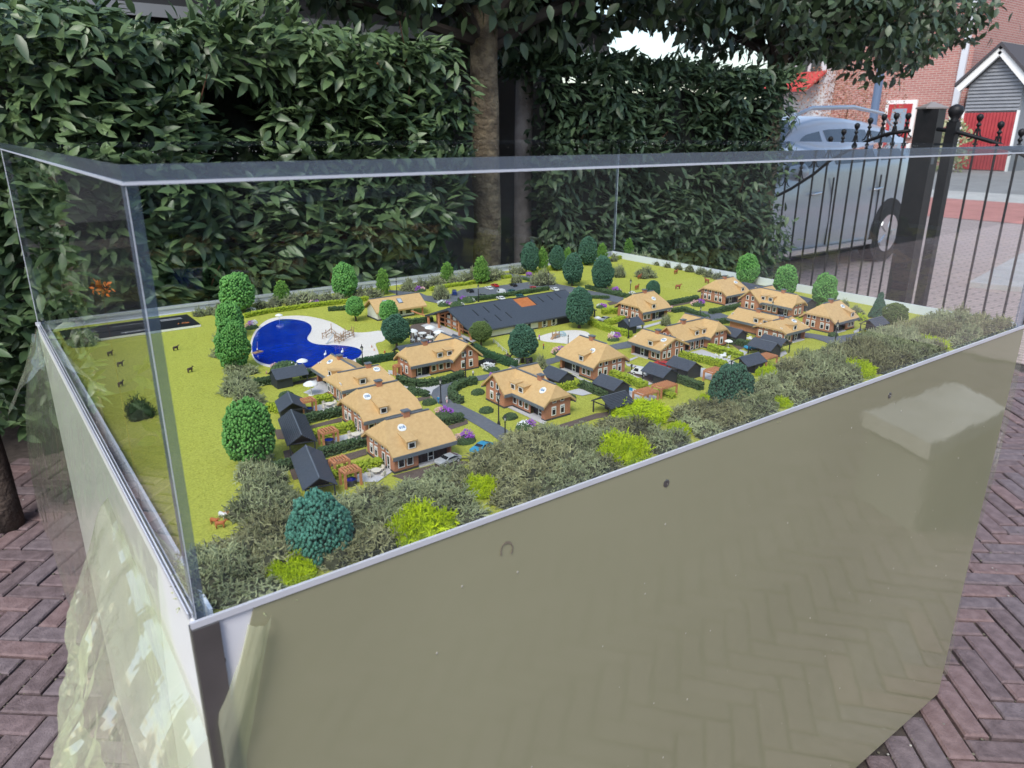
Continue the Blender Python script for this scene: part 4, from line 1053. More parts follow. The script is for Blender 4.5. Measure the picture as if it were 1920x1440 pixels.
# white cottage
wc = empty('white_cottage', 'white walled cottage with straw roof and two skylights behind the round trees', 'cottage', (.637, .868, ZG), 0)
rf_ = wing(wc, 0, 0, 0, 13.6, 6.4, 5.3, 2.5, (0, 0), wall=False, fascia=False, oh=.9)
m = MB(F1); m.extrude([(-6.6, -3.0, 0), (-6.6, 3.0, 0), (-6.6, 3.0, 2.5), (-6.6, 0, 4.55), (-6.6, -3.0, 2.5)], (10.6, 0, 0)); m.build('wall', MM['cream'], wc)
MB(F1).box(-6.75, 4.15, -3.15, 3.15, 0, .35).build('plinth', MM['plinth'], wc)
window(wc, 2.4, -3.05, .7, 0, 2.0, 1.6); window(wc, .2, -3.05, .7, 0, 1.0, 1.6); window(wc, -4.5, -3.05, .7, 0, 1.2, 1.6)
sl = (5.3-2.5)/(3.2+.9)
for x in (-3.6, .6):
    s_ = MB(F1).box(-.65, .65, -.85, .85, 0, .16).build('skylight', MM['fascia'], wc, (x*F1, -1.7*F1, (5.3-sl*1.7)*F1)); s_.rotation_euler = (math.atan(sl), 0, 0)
    MB(F1).box(-.5, .5, -.7, .7, .1, .2).build('pane', mat('skylight pane', (.42,.47,.55), rough=.1), s_)
for x, y in ((6.5, -3.3), (6.5, 3.3)): MB(F1).box(x-.18, x+.18, y-.18, y+.18, 0, 2.5).build('post', MM['timber'], wc)

# big barn
bn = empty('barn', 'long barn with slate grey roof, slit skylights and an orange roof opening', 'barn', (.805, .675, ZG), 0)
BLn, BWd, bzr, bze = 37.4, 19.8, 6.1, 2.35
yE = BWd/2+.9; sl = (bzr-bze)/yE; brf = lambda y: bzr-sl*abs(y)
x0, x1 = -BLn/2-.3, BLn/2; ox0, ox1, oy1 = 0.5, 5.6, 4.4       # roof opening, from the ridge down
ya = yE
vs = []; fs = []
def V3(x, y): vs.append((x, y, brf(y))); return len(vs)-1
def quadf(xa, xb, ya_, yb_): fs.append([V3(xa, ya_), V3(xb, ya_), V3(xb, yb_), V3(xa, yb_)])
m = MB(F1)
def roofpiece(xa, xb, y_lo, y_hi):
    m.slab([(xa, y_lo, brf(y_lo)), (xb, y_lo, brf(y_lo)), (xb, y_hi, brf(y_hi)), (xa, y_hi, brf(y_hi))], [[0, 1, 2, 3]], .45)
roofpiece(x0, ox0, -yE, 0); roofpiece(ox1, x1, -yE, 0); roofpiece(ox0, ox1, -yE, -oy1); roofpiece(x0, x1, 0, yE)
roof = m.build('roof', MM['slate'], bn)
MB(F1).slab([(ox0, -oy1, brf(oy1)-.35), (ox1, -oy1, brf(oy1)-.35), (ox1, -.02, brf(0)-.35), (ox0, -.02, brf(0)-.35)], [[0, 1, 2, 3]], .15).build('roof_opening', MM['rust'], roof)
MB(F1).box(x0+.05, ox0-.02, -.14, .14, bzr-.1, bzr+.08).box(ox1+.02, x1-.05, -.14, .14, bzr-.1, bzr+.08).build('ridge_cap', MM['slate'], roof)
for (x, ya_, yb_) in ((-13.2, 2.2, 4.9), (-9.6, 1.6, 4.3), (-6.2, 1.4, 4.1), (-12.6, 6.3, 8.0), (-8.9, 5.7, 8.4), (-5.4, 5.4, 7.9), (8.0, 1.2, 3.8), (11.2, 1.0, 3.6), (14.2, .8, 3.4)):
    MB(F1).slab([(x, -yb_, brf(yb_)+.06), (x+.28, -yb_, brf(yb_)+.06), (x+.28, -ya_, brf(ya_)+.06), (x, -ya_, brf(ya_)+.06)], [[0, 1, 2, 3]], .1).build('skylight', MM['black'], roof)
zw = brf(BWd/2)-.5
MB(F1).box(-14.5, 7.6, -BWd/2, -BWd/2+.25, 0, zw).box(-14.5, 18.2, BWd/2-.25, BWd/2, 0, zw).build('wall', MM['cream'], bn)
MB(F1).box(7.62, 18.2, -BWd/2+.02, -BWd/2+.27, 0, zw).box(18.0, 18.2, -BWd/2+.3, BWd/2-.3, 0, zw+.2).build('dark_wall', MM['shed'], bn)
MB(F1).box(-14.6, 7.6, -BWd/2-.06, -BWd/2-.005, 0, .3).build('plinth', MM['plinth'], bn)
for x in (-5.6, 2.0, 5.0): MB(F1).box(x-.55, x+.55, -BWd/2-.14, -BWd/2-.01, .1, zw-.05).build('shutter', MM['oak'], bn)
for x in (-4.2, -1.4, 3.4, 6.4): window(bn, x, -BWd/2-.05, .1, 0, 1.1, 1.85, 'door', 'door')
for a, b in ((7.7, 10.8), (11.0, 14.2), (14.4, 18.1)):
    MB(F1).box(a, b, -BWd/2-.05, -BWd/2+.0, .05, zw-.1).build('barn_door', MM['black'], bn)
MB(F1).slab([(18.3, -9.6, 2.9), (21.5, -9.6, 2.0), (21.5, 1.0, 2.0), (18.3, 1.0, 2.9)], [[0, 1, 2, 3]], .3).build('lean_to_roof', MM['slate'], bn)
for y in (-9.2, .6): MB(F1).box(21.0, 21.3, y-.15, y+.15, 0, 1.85).build('post', MM['shed'], bn)
# glazed timber gable, set back under the roof
gx = -16.2
for y in (-9.4, -5.4, -2.6, 0, 2.6, 5.4, 9.4): MB(F1).box(gx-.2, gx+.2, y-.2, y+.2, 0, brf(y)-.5).build('timber_post', MM['timber'], bn)
for z in (.95, 2.2): MB(F1).box(gx-.16, gx+.16, -9.2, 9.2, z-.16, z+.16).build('timber_rail', MM['timber'], bn)
for sg in (-1, 1): MB(F1).bar((gx, 0, bzr-.75), (gx, sg*9.8, brf(9.8)-.75), .34, .4).build('rafter', MM['timber'], bn)
MB(F1).extrude([(gx+.5, -9.3, 0), (gx+.5, 9.3, 0), (gx+.5, 9.3, brf(9.3)-.6), (gx+.5, 0, bzr-.6), (gx+.5, -9.3, brf(9.3)-.6)], (.15, 0, 0)).build('gable_glass', MM['pane'], bn)
for y in (1.3, 4.0): MB(F1).box(gx+.25, gx+.45, y-1.0, y+1.0, .2, 3.1).build('white_panel', MM['cream'], bn)
for y in (-9.6, -4.6, 4.8, 9.9): MB(F1).box(x0+.3, x0+.75, y-.22, y+.22, 0, brf(y)-.5).build('porch_post', MM['timber'], bn)
MB(F1).bar((x0+.5, 9.9, 2.0), (x0-.5, 17.0, 2.3), .25, .3).build('link_beam', MM['timber'], bn)

# ================================================================ sheds and pergolas
shed('dark shed with open end beside the pond shore flowers', .283, .556, 'u', .050, closed=(0, .52))
shed('short dark shed next to the third garden\'s pergola', .2355, .419, 'v', .046, rot=-13, closed=(0, .55))
shed('long dark shed with ribbed roof slope, second from the front scrub', .208, .3255, 'v', .092, rot=-13, W=.032, closed=(0, .6), ribbed=True)
shed('long dark shed half buried in the front scrub beside the twin pergolas', .179, .201, 'v', .092, rot=-13, W=.033, closed=(0, .6))
shed('dark shed roof behind the long house with two dormers', .501, .558, 'u', .046, closed=(.3, 1))
shed('small dark shed between the long house and the barn terrace', .5995, .5495, 'v', .043, W=.030, closed=(0, .6))
shed('dark shed with a red car tucked in beside it', .621, .2985, 'v', .043, closed=(.42, 1))
shed('dark carport sheltering a motorcycle next to the large hipped house', .6595, .218, 'v', .045, closed=(.4, 1))
shed('carport with battened roof and open gable, above the lime scrub', .609, .1627, 'u', .045, W=.036, closed=(.5, 1), ribbed=True)
shed('dark carport with white van parked at its open end', .764, .2165, 'v', .045, closed=(.5, 1))
shed('dark carport with a red car nose showing beneath it', .821, .216, 'v', .045, closed=(.48, 1))
shed('fully closed dark shed near the turquoise car\'s hedge', 1.053, .302, 'v', .050, closed=(0, 1))
shed('dark carport that shelters the turquoise car', 1.026, .2075, 'v', .047, closed=(.5, 1), W=.032)
shed('open dark carport leaning against the half-hipped house', 1.0615, .212, 'v', .046, closed=(0, .1), W=.032)
shed('dark shed with open gable behind the big blue-green tree', .927, .169, 'u', .050, closed=(.42, 1))
shed('dark shed by the barn hedge with lamp post before it', .951, .467, 'u', .040, closed=(0, .55))
shed('far dark shed roof below the lining wall behind the meadow house', 1.443, .527, 'v', .085, closed=(0, 1))
shed('far dark shed roof between two bright green trees', 1.415, .40, 'v', .090, rot=-13, closed=(0, 1))
shed('dark shed with open gable under the olive tree by the spruce', 1.349, .18, 'u', .050, closed=(.4, 1), W=.032)
pergola('orange pergola over a hot tub beside the short dark shed', .259, .417, .0205, .0165)
pergola('orange pergola over a hot tub beside the ribbed shed', .237, .294, .022, .0165)
pergola('orange pergola without a tub, behind the lime hedge of the front garden', .212, .2035, .0205, .0165)
pergola('orange pergola over the hot tub closest to the front scrub', .211, .1725, .021, .0165)
pergola('wide orange pergola over a terrace beside the turquoise pool', .677, .164, .034, .022, .017)
pergola('wide orange pergola behind the van carport', .722, .168, .036, .021, .017)
pergola('wide orange pergola partly hidden by the big blue-green tree', .841, .170, .032, .020, .017)
pergola('wide orange pergola beside the turquoise car\'s carport', .978, .169, .032, .023, .017)
pergola('tiny orange porch frame at the gable of the long house', .441, .492, .012, .010, .017, 3)
tub('hot tub under the pergola beside the short dark shed', .259, .417); tub('hot tub under the pergola beside the ribbed shed', .237, .294); tub('hot tub with blue water under the foremost pergola', .211, .1725)

# ================================================================ hedges
hd = lambda l, p, **k: hedge(l, p, 'leafd', **k)
hl = lambda l, p, **k: hedge(l, p, 'leafl', **k)
hd('dark hedge before the house reading 018, behind the twin pergolas', [(600,858),(685,834)])
hd('dark hedge between the second and third gardens', [(568,794),(640,778)])
hd('dark hedge stub beside the long shed in the scrub', [(519,884),(560,874)])
hd('dark hedge meeting the closed end of the pond shed', [(478,724),(510,719)])
hd('dark hedge on the pond side of the third garden', [(570,708),(596,702)])
hd('curved dark hedge along the road before the long house', [(748,716),(762,723),(782,726),(800,725),(820,722),(837,718),(852,713),(867,708)], wd=.009)
hd('hook-shaped dark hedge at the inside of the road bend', [(891,719),(876,722),(862,727),(852,733),(847,740),(849,748),(856,754),(865,757)], wd=.010)
hd('short dark hedge in the lawn beside the white path', [(766,736),(801,744)], ht=.008)
hd('dark hedge between two brown driveways by the road', [(826,798),(866,789)])
hd('dark hedge sloping past the motorcycle carport', [(1086,726),(1140,746)])
hd('dark hedge beside the turquoise car', [(1361,643),(1406,652)])
hd('long dark hedge below the meadow\'s flower row', [(1100,541),(1140,551),(1180,559)], ht=.009)
hd('dark hedge dividing the cow meadow from the houses', [(1247,574),(1307,562)], ht=.010)
hd('dark hedge before the far L-shaped house', [(1332,589),(1386,578)], ht=.010)
hd('dark bent hedge beside the purple shrub lamp', [(1262,586),(1282,583),(1305,592),(1327,600)], ht=.009)
hd('low dark hedge at the far road mouth', [(1337,608),(1368,605)], ht=.009)
hd('dark hedge along the parking bays behind the barn', [(860,566),(910,562),(970,553),(1027,544)], ht=.009)
hd('dark hedge beside the white cottage terrace', [(762,609),(810,603)], ht=.010)
hd('dark hedge dipping towards the lime tuft', [(1271,716),(1314,731)])
hd('dark oval hedge in the small lawn behind the barn', [(1107,559),(1124,560),(1141,560)], ht=.006)
hd('dark hedge at the cottage lawn edge', [(617,583),(650,581)], ht=.008)
hd('low dark hedge at the parking entrance', [(980,523),(1000,529)], ht=.005)
hl('lime hedge behind the pergola beside the ribbed shed', [(580,824),(620,815),(662,806)])
hl('lime hedge between the two foremost pergolas', [(615,900),(660,889),(714,876)], wd=.011)
hl('lime hedge beside the parasol terrace of the third garden', [(590,759),(621,753)])
hl('lime hedge behind the short dark shed', [(503,770),(527,773)])
hl('lime hedge beside the red car\'s shed', [(1042,733),(1086,726)])
hl('lime hedge running from the large hipped house to the pool', [(1145,706),(1178,717),(1209,730)])
hl('lime hedge beside the white patio of tall doors', [(1274,670),(1318,680),(1360,690)])
hl('lime hedge between patio and turquoise car', [(1330,656),(1389,673)])
hl('lime hedge from the barn tree past the lamp', [(1106,608),(1136,620),(1182,632)])
hl('lime hedge branching off towards the barn car', [(1136,611),(1168,602)])
hl('lime hedge at the gable of the house by the barn', [(1130,589),(1156,587)], wd=.012)
hl('long lime hedge along the back bank behind the pond', [(460,596),(497,588),(535,583),(572,578),(610,573),(647,569),(690,563)], wd=.008, ht=.009)
hl('lime hedge on the bank above the parked cars', [(808,545),(845,538),(877,534),(910,527),(935,523),(958,521)], wd=.008, ht=.008)
hl('lime hedge at the top of the cow meadow', [(990,514),(1025,508),(1060,502),(1115,493),(1170,484)], wd=.009, ht=.009)
hl('lime hedge stub behind the wide pergola', [(1237,738),(1262,747)], ht=.007)
hl('lime hedge beside the closed shed gable of the open-gabled carport', [(1428,686),(1452,692)], ht=.007)
hedge('smooth dark green hedge between long house and horse paddock', [(887,657),(917,672),(966,690)], 'leafs', wd=.011, ht=.013, size=.0012, dens=.5)
hedge('smooth dark green hedge along the beach and lamp', [(671,686),(706,680),(742,673)], 'leafs', wd=.010, ht=.012, size=.0012, dens=.5)

# ================================================================ trees
BG = 'crowng'
tree('bright green egg tree rising behind the pair at the pond bank', 449, 584, 512, 64, 'egg', BG)
tree('bright green tree in the middle of the pond bank trio', 434, 632, 566, 50, 'egg', BG)
tree('bright green tree standing right at the pond\'s bank', 441, 694, 599, 64, 'egg', BG, big=True)
tree('large bright green tree beside the long sheds and lawn strip', 474, 872, 749, 94, 'egg', BG, big=True)
tree('bright green egg tree on the back bank above the pond', 648, 560, 493, 47, 'egg', BG)
tree('small green tiered conifer on the bank above the pond', 530, 568, 526, 30, 'tier', 'crownc')
tree('small green tiered conifer beside the white cottage road', 719, 552, 504, 27, 'tier', 'crownc')
tree('small green tiered conifer on the parking bank', 839, 530, 492, 26, 'tier', 'crownc')
tree('green tiered conifer inside the tall pale shrub', 902, 532, 481, 32, 'tier', 'crownc')
tree('round green tree on the cottage lawn', 667, 602, 556, 34, 'egg', BG, bare=.24)
tree('round green tree before the cottage skylights', 730, 610, 563, 36, 'egg', BG, bare=.22)
tree('dark green tree in front of the cottage, by the beach', 744, 655, 591, 52, 'round', 'crownd', bare=.2, big=True)
tree('olive green tree at the barn eave', 902, 648, 603, 40, 'round', 'crowno', bare=.22)
tree('broad dark green tree in the horse paddock', 980, 680, 609, 56, 'egg', 'crownd', bare=.18, big=True)
tree('tall dark green tree before the barn roof, by the playground', 1086, 615, 540, 52, 'egg', 'crownd', bare=.12, big=True)
tree('dark green tree at the corner of the parking lamp', 993, 512, 455, 34, 'egg', 'crownd')
tree('green conifer squeezed between two dark bank trees', 1017, 508, 464, 23, 'tier', 'crownc')
tree('dark green tree half behind the meadow hedge', 1044, 507, 461, 29, 'egg', 'crownd')
tree('green conifer beside the tallest bank tree', 1064, 497, 464, 18, 'tier', 'crownc')
tree('dark green tree at the meadow entrance with a pink shrub below', 1073, 536, 475, 39, 'egg', 'crownd', bare=.1)
tree('tallest dark tree on the meadow bank', 1101, 497, 444, 35, 'egg', 'crownd')
tree('green conifer at the upper end of the meadow hedge', 1128, 490, 456, 22, 'tier', 'crownc')
tree('dark green tree standing in the open meadow', 1129, 545, 481, 42, 'egg', 'crownd', bare=.1)
tree('green conifer in the far corner of the case', 1178, 481, 447, 20, 'tier', 'crownc')
tree('dark green tree peeking over the roof at the meadow edge', 1223, 560, 526, 27, 'egg', 'crownd')
tree('bright green tree behind the far meadow house', 1399, 533, 476, 42, 'egg', BG)
tree('bright green tree between the two far shed roofs', 1470, 556, 497, 43, 'egg', BG)
tree('bright green tree behind the house by the spruce', 1542, 577, 513, 45, 'egg', BG)
tree('slim dark spruce before the white lining', 1645, 596, 540, 32, 'spruce', 'crownd', bare=.02)
tree('olive green bushy tree beside the spruce', 1675, 610, 569, 42, 'round', 'crowno', bare=.05)
tree('big blue-green dome tree in the scrub by the deer', 602, 1034, 931, 116, 'dome', 'crownb', big=True)
tree('big dark blue-green tree beside the wide pergolas', 1370, 753, 685, 76, 'dome', 'crownd', big=True)

# ================================================================ lichen scrub along the front and the side
def front_edge(px): pass
SC = []
top = [(372,1030),(440,1003),(500,960),(560,950),(620,945),(690,915),(740,905),(800,890),(850,876),(880,868),(905,852),(935,826),(975,812),(1020,806),(1075,802),(1120,790),(1165,788),(1200,776),(1240,768),(1285,752),(1320,735),(1400,722),(1440,706),(1480,672),(1530,664),(1570,652),(1620,632),(1680,614),(1730,602),(1800,585),(1850,578)]
tv = [(lambda p: (p.x, p.y))(G(q[0], q[1], ZG+.007)) for q in top]
tx = np.array([p[0] for p in tv]); ty = np.array([p[1] for p in tv]); od = np.argsort(tx); tx, ty = tx[od], ty[od]
vmax = lambda u: float(np.interp(u, tx, ty))
u = .030
while u < BW-.03:
    vm = max(.05, vmax(u)); v_ = .030; row = 0
    while v_ < vm-.004:
        r = random.uniform(.016, .024)
        SC.append((u+random.uniform(-.01, .01), min(v_+random.uniform(-.006, .006), vm-.008), ZG-.001, r*1.12, r*1.05, random.uniform(.016, .027)*(1.0+.45*min(1, max(0, (u-.75)/.4)))*(.72 if v_ > vm-.03 else 1.0 if v_ > .05 else .85)))
        v_ += r*1.25
    u += .0245
for px, py, s_ in ((385,1095,1.0),(430,1075,1.0),(470,1045,1.0),(500,1010,1.0),(520,1065,1.0)):
    p = G(px, py); SC.append((p.x, p.y, ZG-.001, .024*s_, .022*s_, .026*s_))
LIMEP = [('lime lichen tuft below the blue-green dome tree', 556, 1085, 82, 66), ('largest lime lichen patch pressed against the front glass', 800, 1010, 120, 80), ('lime lichen tuft behind the large patch', 905, 925, 70, 42), ('round lime lichen patch on the front scrub', 1175, 860, 96, 66),
  ('long lime lichen tuft below the battened carport', 1212, 785, 118, 32), ('upright lime lichen tuft beside the battened carport\'s patch', 1277, 812, 44, 44), ('small lime tuft before the big dark blue-green tree', 1323, 755, 32, 26), ('lime tuft beside the open-gabled shed', 1440, 704, 38, 22),
  ('lime tuft at the glass below the dark blue-green tree', 1470, 762, 36, 28), ('wide lime tuft in the scrub by the far road', 1612, 702, 72, 30), ('lime tuft near the olive tree\'s scrub', 1752, 652, 62, 24), ('yellow lime tuft by the far glass corner', 1884, 612, 32, 22), ('little lime tuft between two scrub mounds', 1812, 632, 30, 20)]
LP = []
for l, px, py, wp, hp in LIMEP:
    b = G(px, py); w_ = width_at(b, wp); LP.append((b, w_))
SC = [c for c in SC if all(math.hypot(c[0]-b.x, c[1]-b.y) > w_*.56 and not (abs(c[0]-b.x+ (c[1]-b.y)*-.4) < w_*.40 and 0 < b.y-c[1] < .05) for b, w_ in LP)]
tr = G(602, 1030); SC = [c for c in SC if math.hypot(c[0]-tr.x, c[1]-tr.y) > .020]
A = [c for i, c in enumerate(SC) if noise.noise((c[0]*9, c[1]*9, 3)) < .05]; Bc = [c for c in SC if c not in A]
lichen_obj('scrub', 'dark olive grey lichen scrub massed along the front glass', 'scrub', A, 'lichen', 'lichcore')
lichen_obj('scrub', 'pale grey-green lichen scrub mixed into the front belt', 'scrub', Bc, 'lichen2', 'lichcore')
for l, px, py, wp, hp in LIMEP:
    b = G(px, py); w_ = width_at(b, wp)*1.22; h = max(.008, min(height_at(b, py-hp)*.75, w_*.36))
    cl = [(b.x, b.y+w_*.10, ZG, w_*.34, w_*.30, h)]
    for k in range(7):
        a = k*.9; cl.append((b.x+math.cos(a)*w_*.30*random.uniform(.6, 1.1), b.y+w_*.10+math.sin(a)*w_*.24, ZG, w_*.21, w_*.19, h*random.uniform(.6, 1.0)))
    cl = [(x, max(y, .028), z, a_, b_, c_) for x, y, z, a_, b_, c_ in cl]
    lichen_obj('lime_tuft', l, 'lichen', cl, 'lime', 'limecore', True, None, 'lime lichen tufts')
# belt between the lawn strip and the gardens
BT = []
for px, py, s_ in ((425,610,.9),(418,640,1),(415,668,1),(440,700,1),(452,725,1.25),(440,738,1.2),(462,750,1.2),(470,770,1),(500,905,1.1),(490,880,1.0),(470,895,1.1),(505,935,1.2),(480,925,1.1),(462,965,1.2),(500,965,1.2),(530,940,1.0),(540,965,1.2),(410,590,.8),(440,585,.8),(470,700,.8),(490,858,.9),(515,905,1.0),(440,720,1.0),(466,735,1.0),(485,760,.8)):
    p = G(px, py); BT.append((p.x, p.y, ZG-.001, .018*s_, .017*s_, .019*s_))
lichen_obj('scrub', 'grey-green lichen belt between lawn strip and gardens', 'scrub', BT, 'lichen2', 'lichcore')
BK = []
for px, py, s_ in ((375,592,.9),(395,589,.9),(415,584,1.0),(490,578,1.0),(515,575,1.1),(550,571,1.2),(570,567,1.3),(590,566,1.1),(612,566,1.2),(635,565,1.0),(675,559,1.2),(690,558,1.3),(705,556,1.0),(765,545,1.2),(790,541,1.3),(815,536,1.3),(830,530,1.2),(855,532,1.2),(870,530,1.3),(890,528,1.8),(905,526,1.9),(925,524,1.5),(940,520,1.0),(965,512,1.0),(975,513,1.0),(1150,487,1.0),(1190,485,1.1),(1210,488,1.2),(1150,490,.8),(1020,507,.7),(1050,503,.8),(1235,497,1.0)):
    p = G(px, py); BK.append((p.x, p.y, ZG-.001, .019*s_, .017*s_, .021*s_))
lichen_obj('scrub', 'pale shrub belt along the back lining', 'scrub', BK, 'lichen2', 'lichcore', False)
BR = []
for px, py, s_ in ((1255,501,1.0),(1275,505,1.0),(1295,509,1.1),(1315,514,1.0),(1330,519,1.0),(1345,523,.9),(1360,527,.8)):
    p = G(px, py); BR.append((p.x, p.y, ZG-.001, .021*s_, .018*s_, .020*s_))
lichen_obj('scrub', 'grey shrub belt between cow meadow and white lining', 'scrub', BR, 'lichen2', 'lichcore', False)
for l, px, py, w_, h_ in (('round grey shrub in the cow meadow behind the lying cow', 1211, 520, 42, 20), ('grey shrub beside the open meadow tree', 1160, 519, 28, 22), ('pale shrub clump at the parking exit', 1018, 533, 50, 28), ('small grey shrub at the parking hedge end', 968, 530, 22, 16), ('round olive shrub at the cottage road junction', 826, 560, 36, 26), ('dark shrub behind the cottage roof', 768, 545, 30, 24), ('grey-green shrub on the lawn of the house by the barn', 1249, 610, 22, 20),
  ('grey shrub behind the red car\'s shed', 1014, 690, 26, 24), ('low grey shrub behind the spruce house gable', 1605, 588, 30, 14), ('lime-green low shrub beside the spruce', 1612, 600, 28, 12), ('grey shrub at the roof of the spruce house', 1583, 575, 18, 14), ('grey shrub beside the olive tree foot', 1725, 606, 20, 14)):
    bush(l, px, py, w_, h_, 'lime' if 'lime' in l else 'lichen2')
for l, px, py, w_, h_ in (('dark green shrub alone in the lawn strip by the side glass', 262, 781, 60, 36), ('grey-green shrub at the legend plate\'s edge', 158, 645, 60, 24)):
    bush(l, px, py, w_, h_, 'leafd' if 'dark' in l else 'lichen2', 'leafd' if 'dark' in l else 'lichcore')
for l, px, py in (('dark ball shrub on the third garden lawn', 536, 743), ('dark shrub in the road bend lawn near the gable', 896, 738), ('dark shrub with white flecks in the road bend lawn', 912, 772), ('dark shrub beside the two lamps', 957, 784), ('dark shrub by the blue bin', 805, 757), ('dark shrub below the white blossom shrub', 925, 696), ('dark shrub at the patio of the white terrace', 1067, 748), ('dark shrub beside the curved hedge path', 775, 740), ('dark shrub at the porch path of the spruce house', 1562, 630)):
    b = G(px, py); o = empty('model_shrub', l, 'shrub', b, 0, 'small dark shrubs of the model'); w_ = .010
    P, N = crown_points('dome', 110); P = P*(1+.2*np.array([noise.noise((q[0]*3+px, q[1]*3, q[2]*3)) for q in P]))[:, None]
    Rm = frames(N+rng.normal(0, .5, N.shape), rng.normal(0, 1, N.shape))*.0016
    V, F = scatter(ICO[0], ICO[1], Rm, P*np.array([w_, w_*.8, w_*.55])+np.array([0, 0, w_*.1])); obj('foliage', np_mesh('foliage', V, F, MM['leafd'], np.clip(np.repeat(rng.normal(.45, .25, 110), 12), 0, 1), True), o)

# ================================================================ flowering shrubs
fl = flowers
fl('pink, purple and white shrub row on the pond\'s near shore', 530, 694, [(-14, 8, 7, 'pink'), (-4, 9, 6, 'pink'), (5, 8, 6, 'purple'), (15, 9, 7, 'wblos'), (23, 8, 5, 'wblos')])
fl('purple, pink and white shrub at the pond edge under the bright trees', 471, 616, [(-4, 6, 6, 'pink'), (1, 11, 5, 'purple'), (7, 12, 5, 'wblos')])
fl('pink and purple shrub by the brown driveway of the house reading 018', 869, 828, [(-9, 8, 8, 'pink'), (6, 15, 9, 'purple'), (14, 12, 6, 'purple')])
fl('pink and purple shrub on the road corner by the lamp', 832, 779, [(-9, 10, 7, 'pink'), (2, 11, 8, 'purple'), (12, 9, 6, 'purple')])
fl('spiky white shrub at the end of the long house', 917, 694, [(-3, 8, 8, 'wblos'), (5, 8, 6, 'wblos')])
fl('white and magenta shrub before the L-shaped house porch', 988, 802, [(-6, 7, 9, 'wblos'), (-12, 5, 6, 'wblos'), (8, 9, 8, 'purple')])
fl('pink and purple shrub by the playground lamp', 1049, 663, [(-7, 6, 7, 'pink'), (3, 9, 6, 'purple')])
fl('pink and purple shrub beside the paddock seesaw', 1152, 638, [(-6, 8, 6, 'pink'), (4, 10, 6, 'purple'), (-4, 13, 4, 'wblos')])
fl('purple shrub at the barn\'s far driveway', 1131, 577, [(0, 3, 6, 'purple'), (-8, 4, 4, 'wblos')])
fl('pink shrub in the meadow hedge row', 1133, 544, [(0, 2, 6, 'pink')]); fl('purple and pink shrub in the meadow hedge row', 1154, 547, [(0, 4, 6, 'purple'), (7, 2, 4, 'pink')]); fl('white shrub beside the meadow lamp', 1185, 554, [(0, 3, 6, 'wblos')])
fl('pink and purple shrub before the far meadow house', 1309, 573, [(-6, 4, 7, 'pink'), (5, 7, 6, 'purple')]); fl('pale pink shrub at the eave of the house by the barn', 1257, 584, [(0, 5, 6, 'pink')]); fl('purple shrub behind the patio house roof', 1297, 602, [(0, 4, 5, 'purple')])
fl('purple shrub behind the cottage ridge', 785, 546, [(0, 4, 6, 'purple'), (8, 5, 4, 'pink')]); fl('white and purple shrub at the barn\'s near ridge end', 832, 573, [(-4, 4, 7, 'wblos'), (6, 3, 6, 'purple')]); fl('long pink shrub along the barn back', 857, 574, [(-8, 3, 5, 'pink'), (0, 3, 5, 'pink'), (8, 3, 5, 'wblos')])
fl('purple, pink and white shrub at the parking hedge', 872, 566, [(-4, 5, 6, 'purple'), (4, 4, 6, 'pink'), (13, 3, 5, 'wblos')]); fl('purple and pink shrub on the barn terrace behind the long house', 800, 650, [(-2, 6, 6, 'purple'), (8, 5, 6, 'pink')]); fl('purple shrub at the parking road mouth', 992, 517, [(0, 3, 5, 'purple')])
fl('pink and purple shrub on the bank above the pond', 589, 570, [(-4, 3, 5, 'pink'), (5, 3, 5, 'purple')]); fl('pale shrub on the bank hedge by the bright trees', 474, 584, [(0, 3, 5, 'wblos'), (-8, 3, 4, 'pink')]); fl('pink and purple shrub beside the cottage bank', 700, 556, [(-5, 3, 5, 'pink'), (4, 2, 5, 'purple')])
fl('purple shrub beside the L-shaped house chimney road', 925, 707, [(0, 3, 7, 'purple'), (10, 5, 4, 'wblos')])

# ================================================================ lamps, cars
for l, x, yb, yt in (('lamp post at the road corner behind the purple shrub', 827, 757, 706), ('tall lamp post beside the L-shaped house gable', 935, 796, 731), ('lamp post rising from the front scrub', 947, 822, 777), ('lamp post before the long house gable', 873, 710, 655), ('lamp post on the beach edge', 681, 692, 645), ('lamp post by the playground', 1065, 652, 627), ('lamp post at the lime hedge end', 1178, 634, 592), ('lamp post below the cow meadow', 1181, 559, 522),
    ('lamp post beside the bent dark hedge', 1312, 602, 574), ('lamp post before the far meadow house', 1314, 573, 546), ('lamp post before the far L-shaped house porch', 1446, 596, 563), ('lamp post on the far road by the scrub', 1564, 652, 600), ('lamp post in the parking hedge', 897, 566, 532), ('lamp post at the back road mouth', 956, 518, 491), ('lamp post at the parking exit', 1028, 538, 508), ('lamp post behind the cottage roof', 744, 553, 516), ('lamp post between the two far gables', 1509, 610, 578)):
    street_lamp(l, x, yb, yt)
mc = model_car
mc('silver model car before the porch of the house reading 018', 840, 868, 8, 'silver'); mc('sky blue open car nosing out of the scrub', 903, 845, 20, 'blue'); mc('white van at the carport beside the large hipped house', 1201, 703, -75, 'white', .030, 'van')
mc('red car beside the dark shed near the L-shaped house', 1021, 712, -85, 'red'); mc('red car under the second carport', 1243, 688, -80, 'red'); mc('turquoise blue car beside the lime hedge', 1412, 655, -15, 'blue'); mc('silver car by the barn\'s lean-to', 1134, 602, 5, 'silver', .030); mc('black car behind the white blossom shrub', 912, 684, -20, 'black')
mc('dark car in the carport beside the large hipped house', 1121, 728, -60, 'grey', .026)
pk = 'row of cars parked behind the barn'
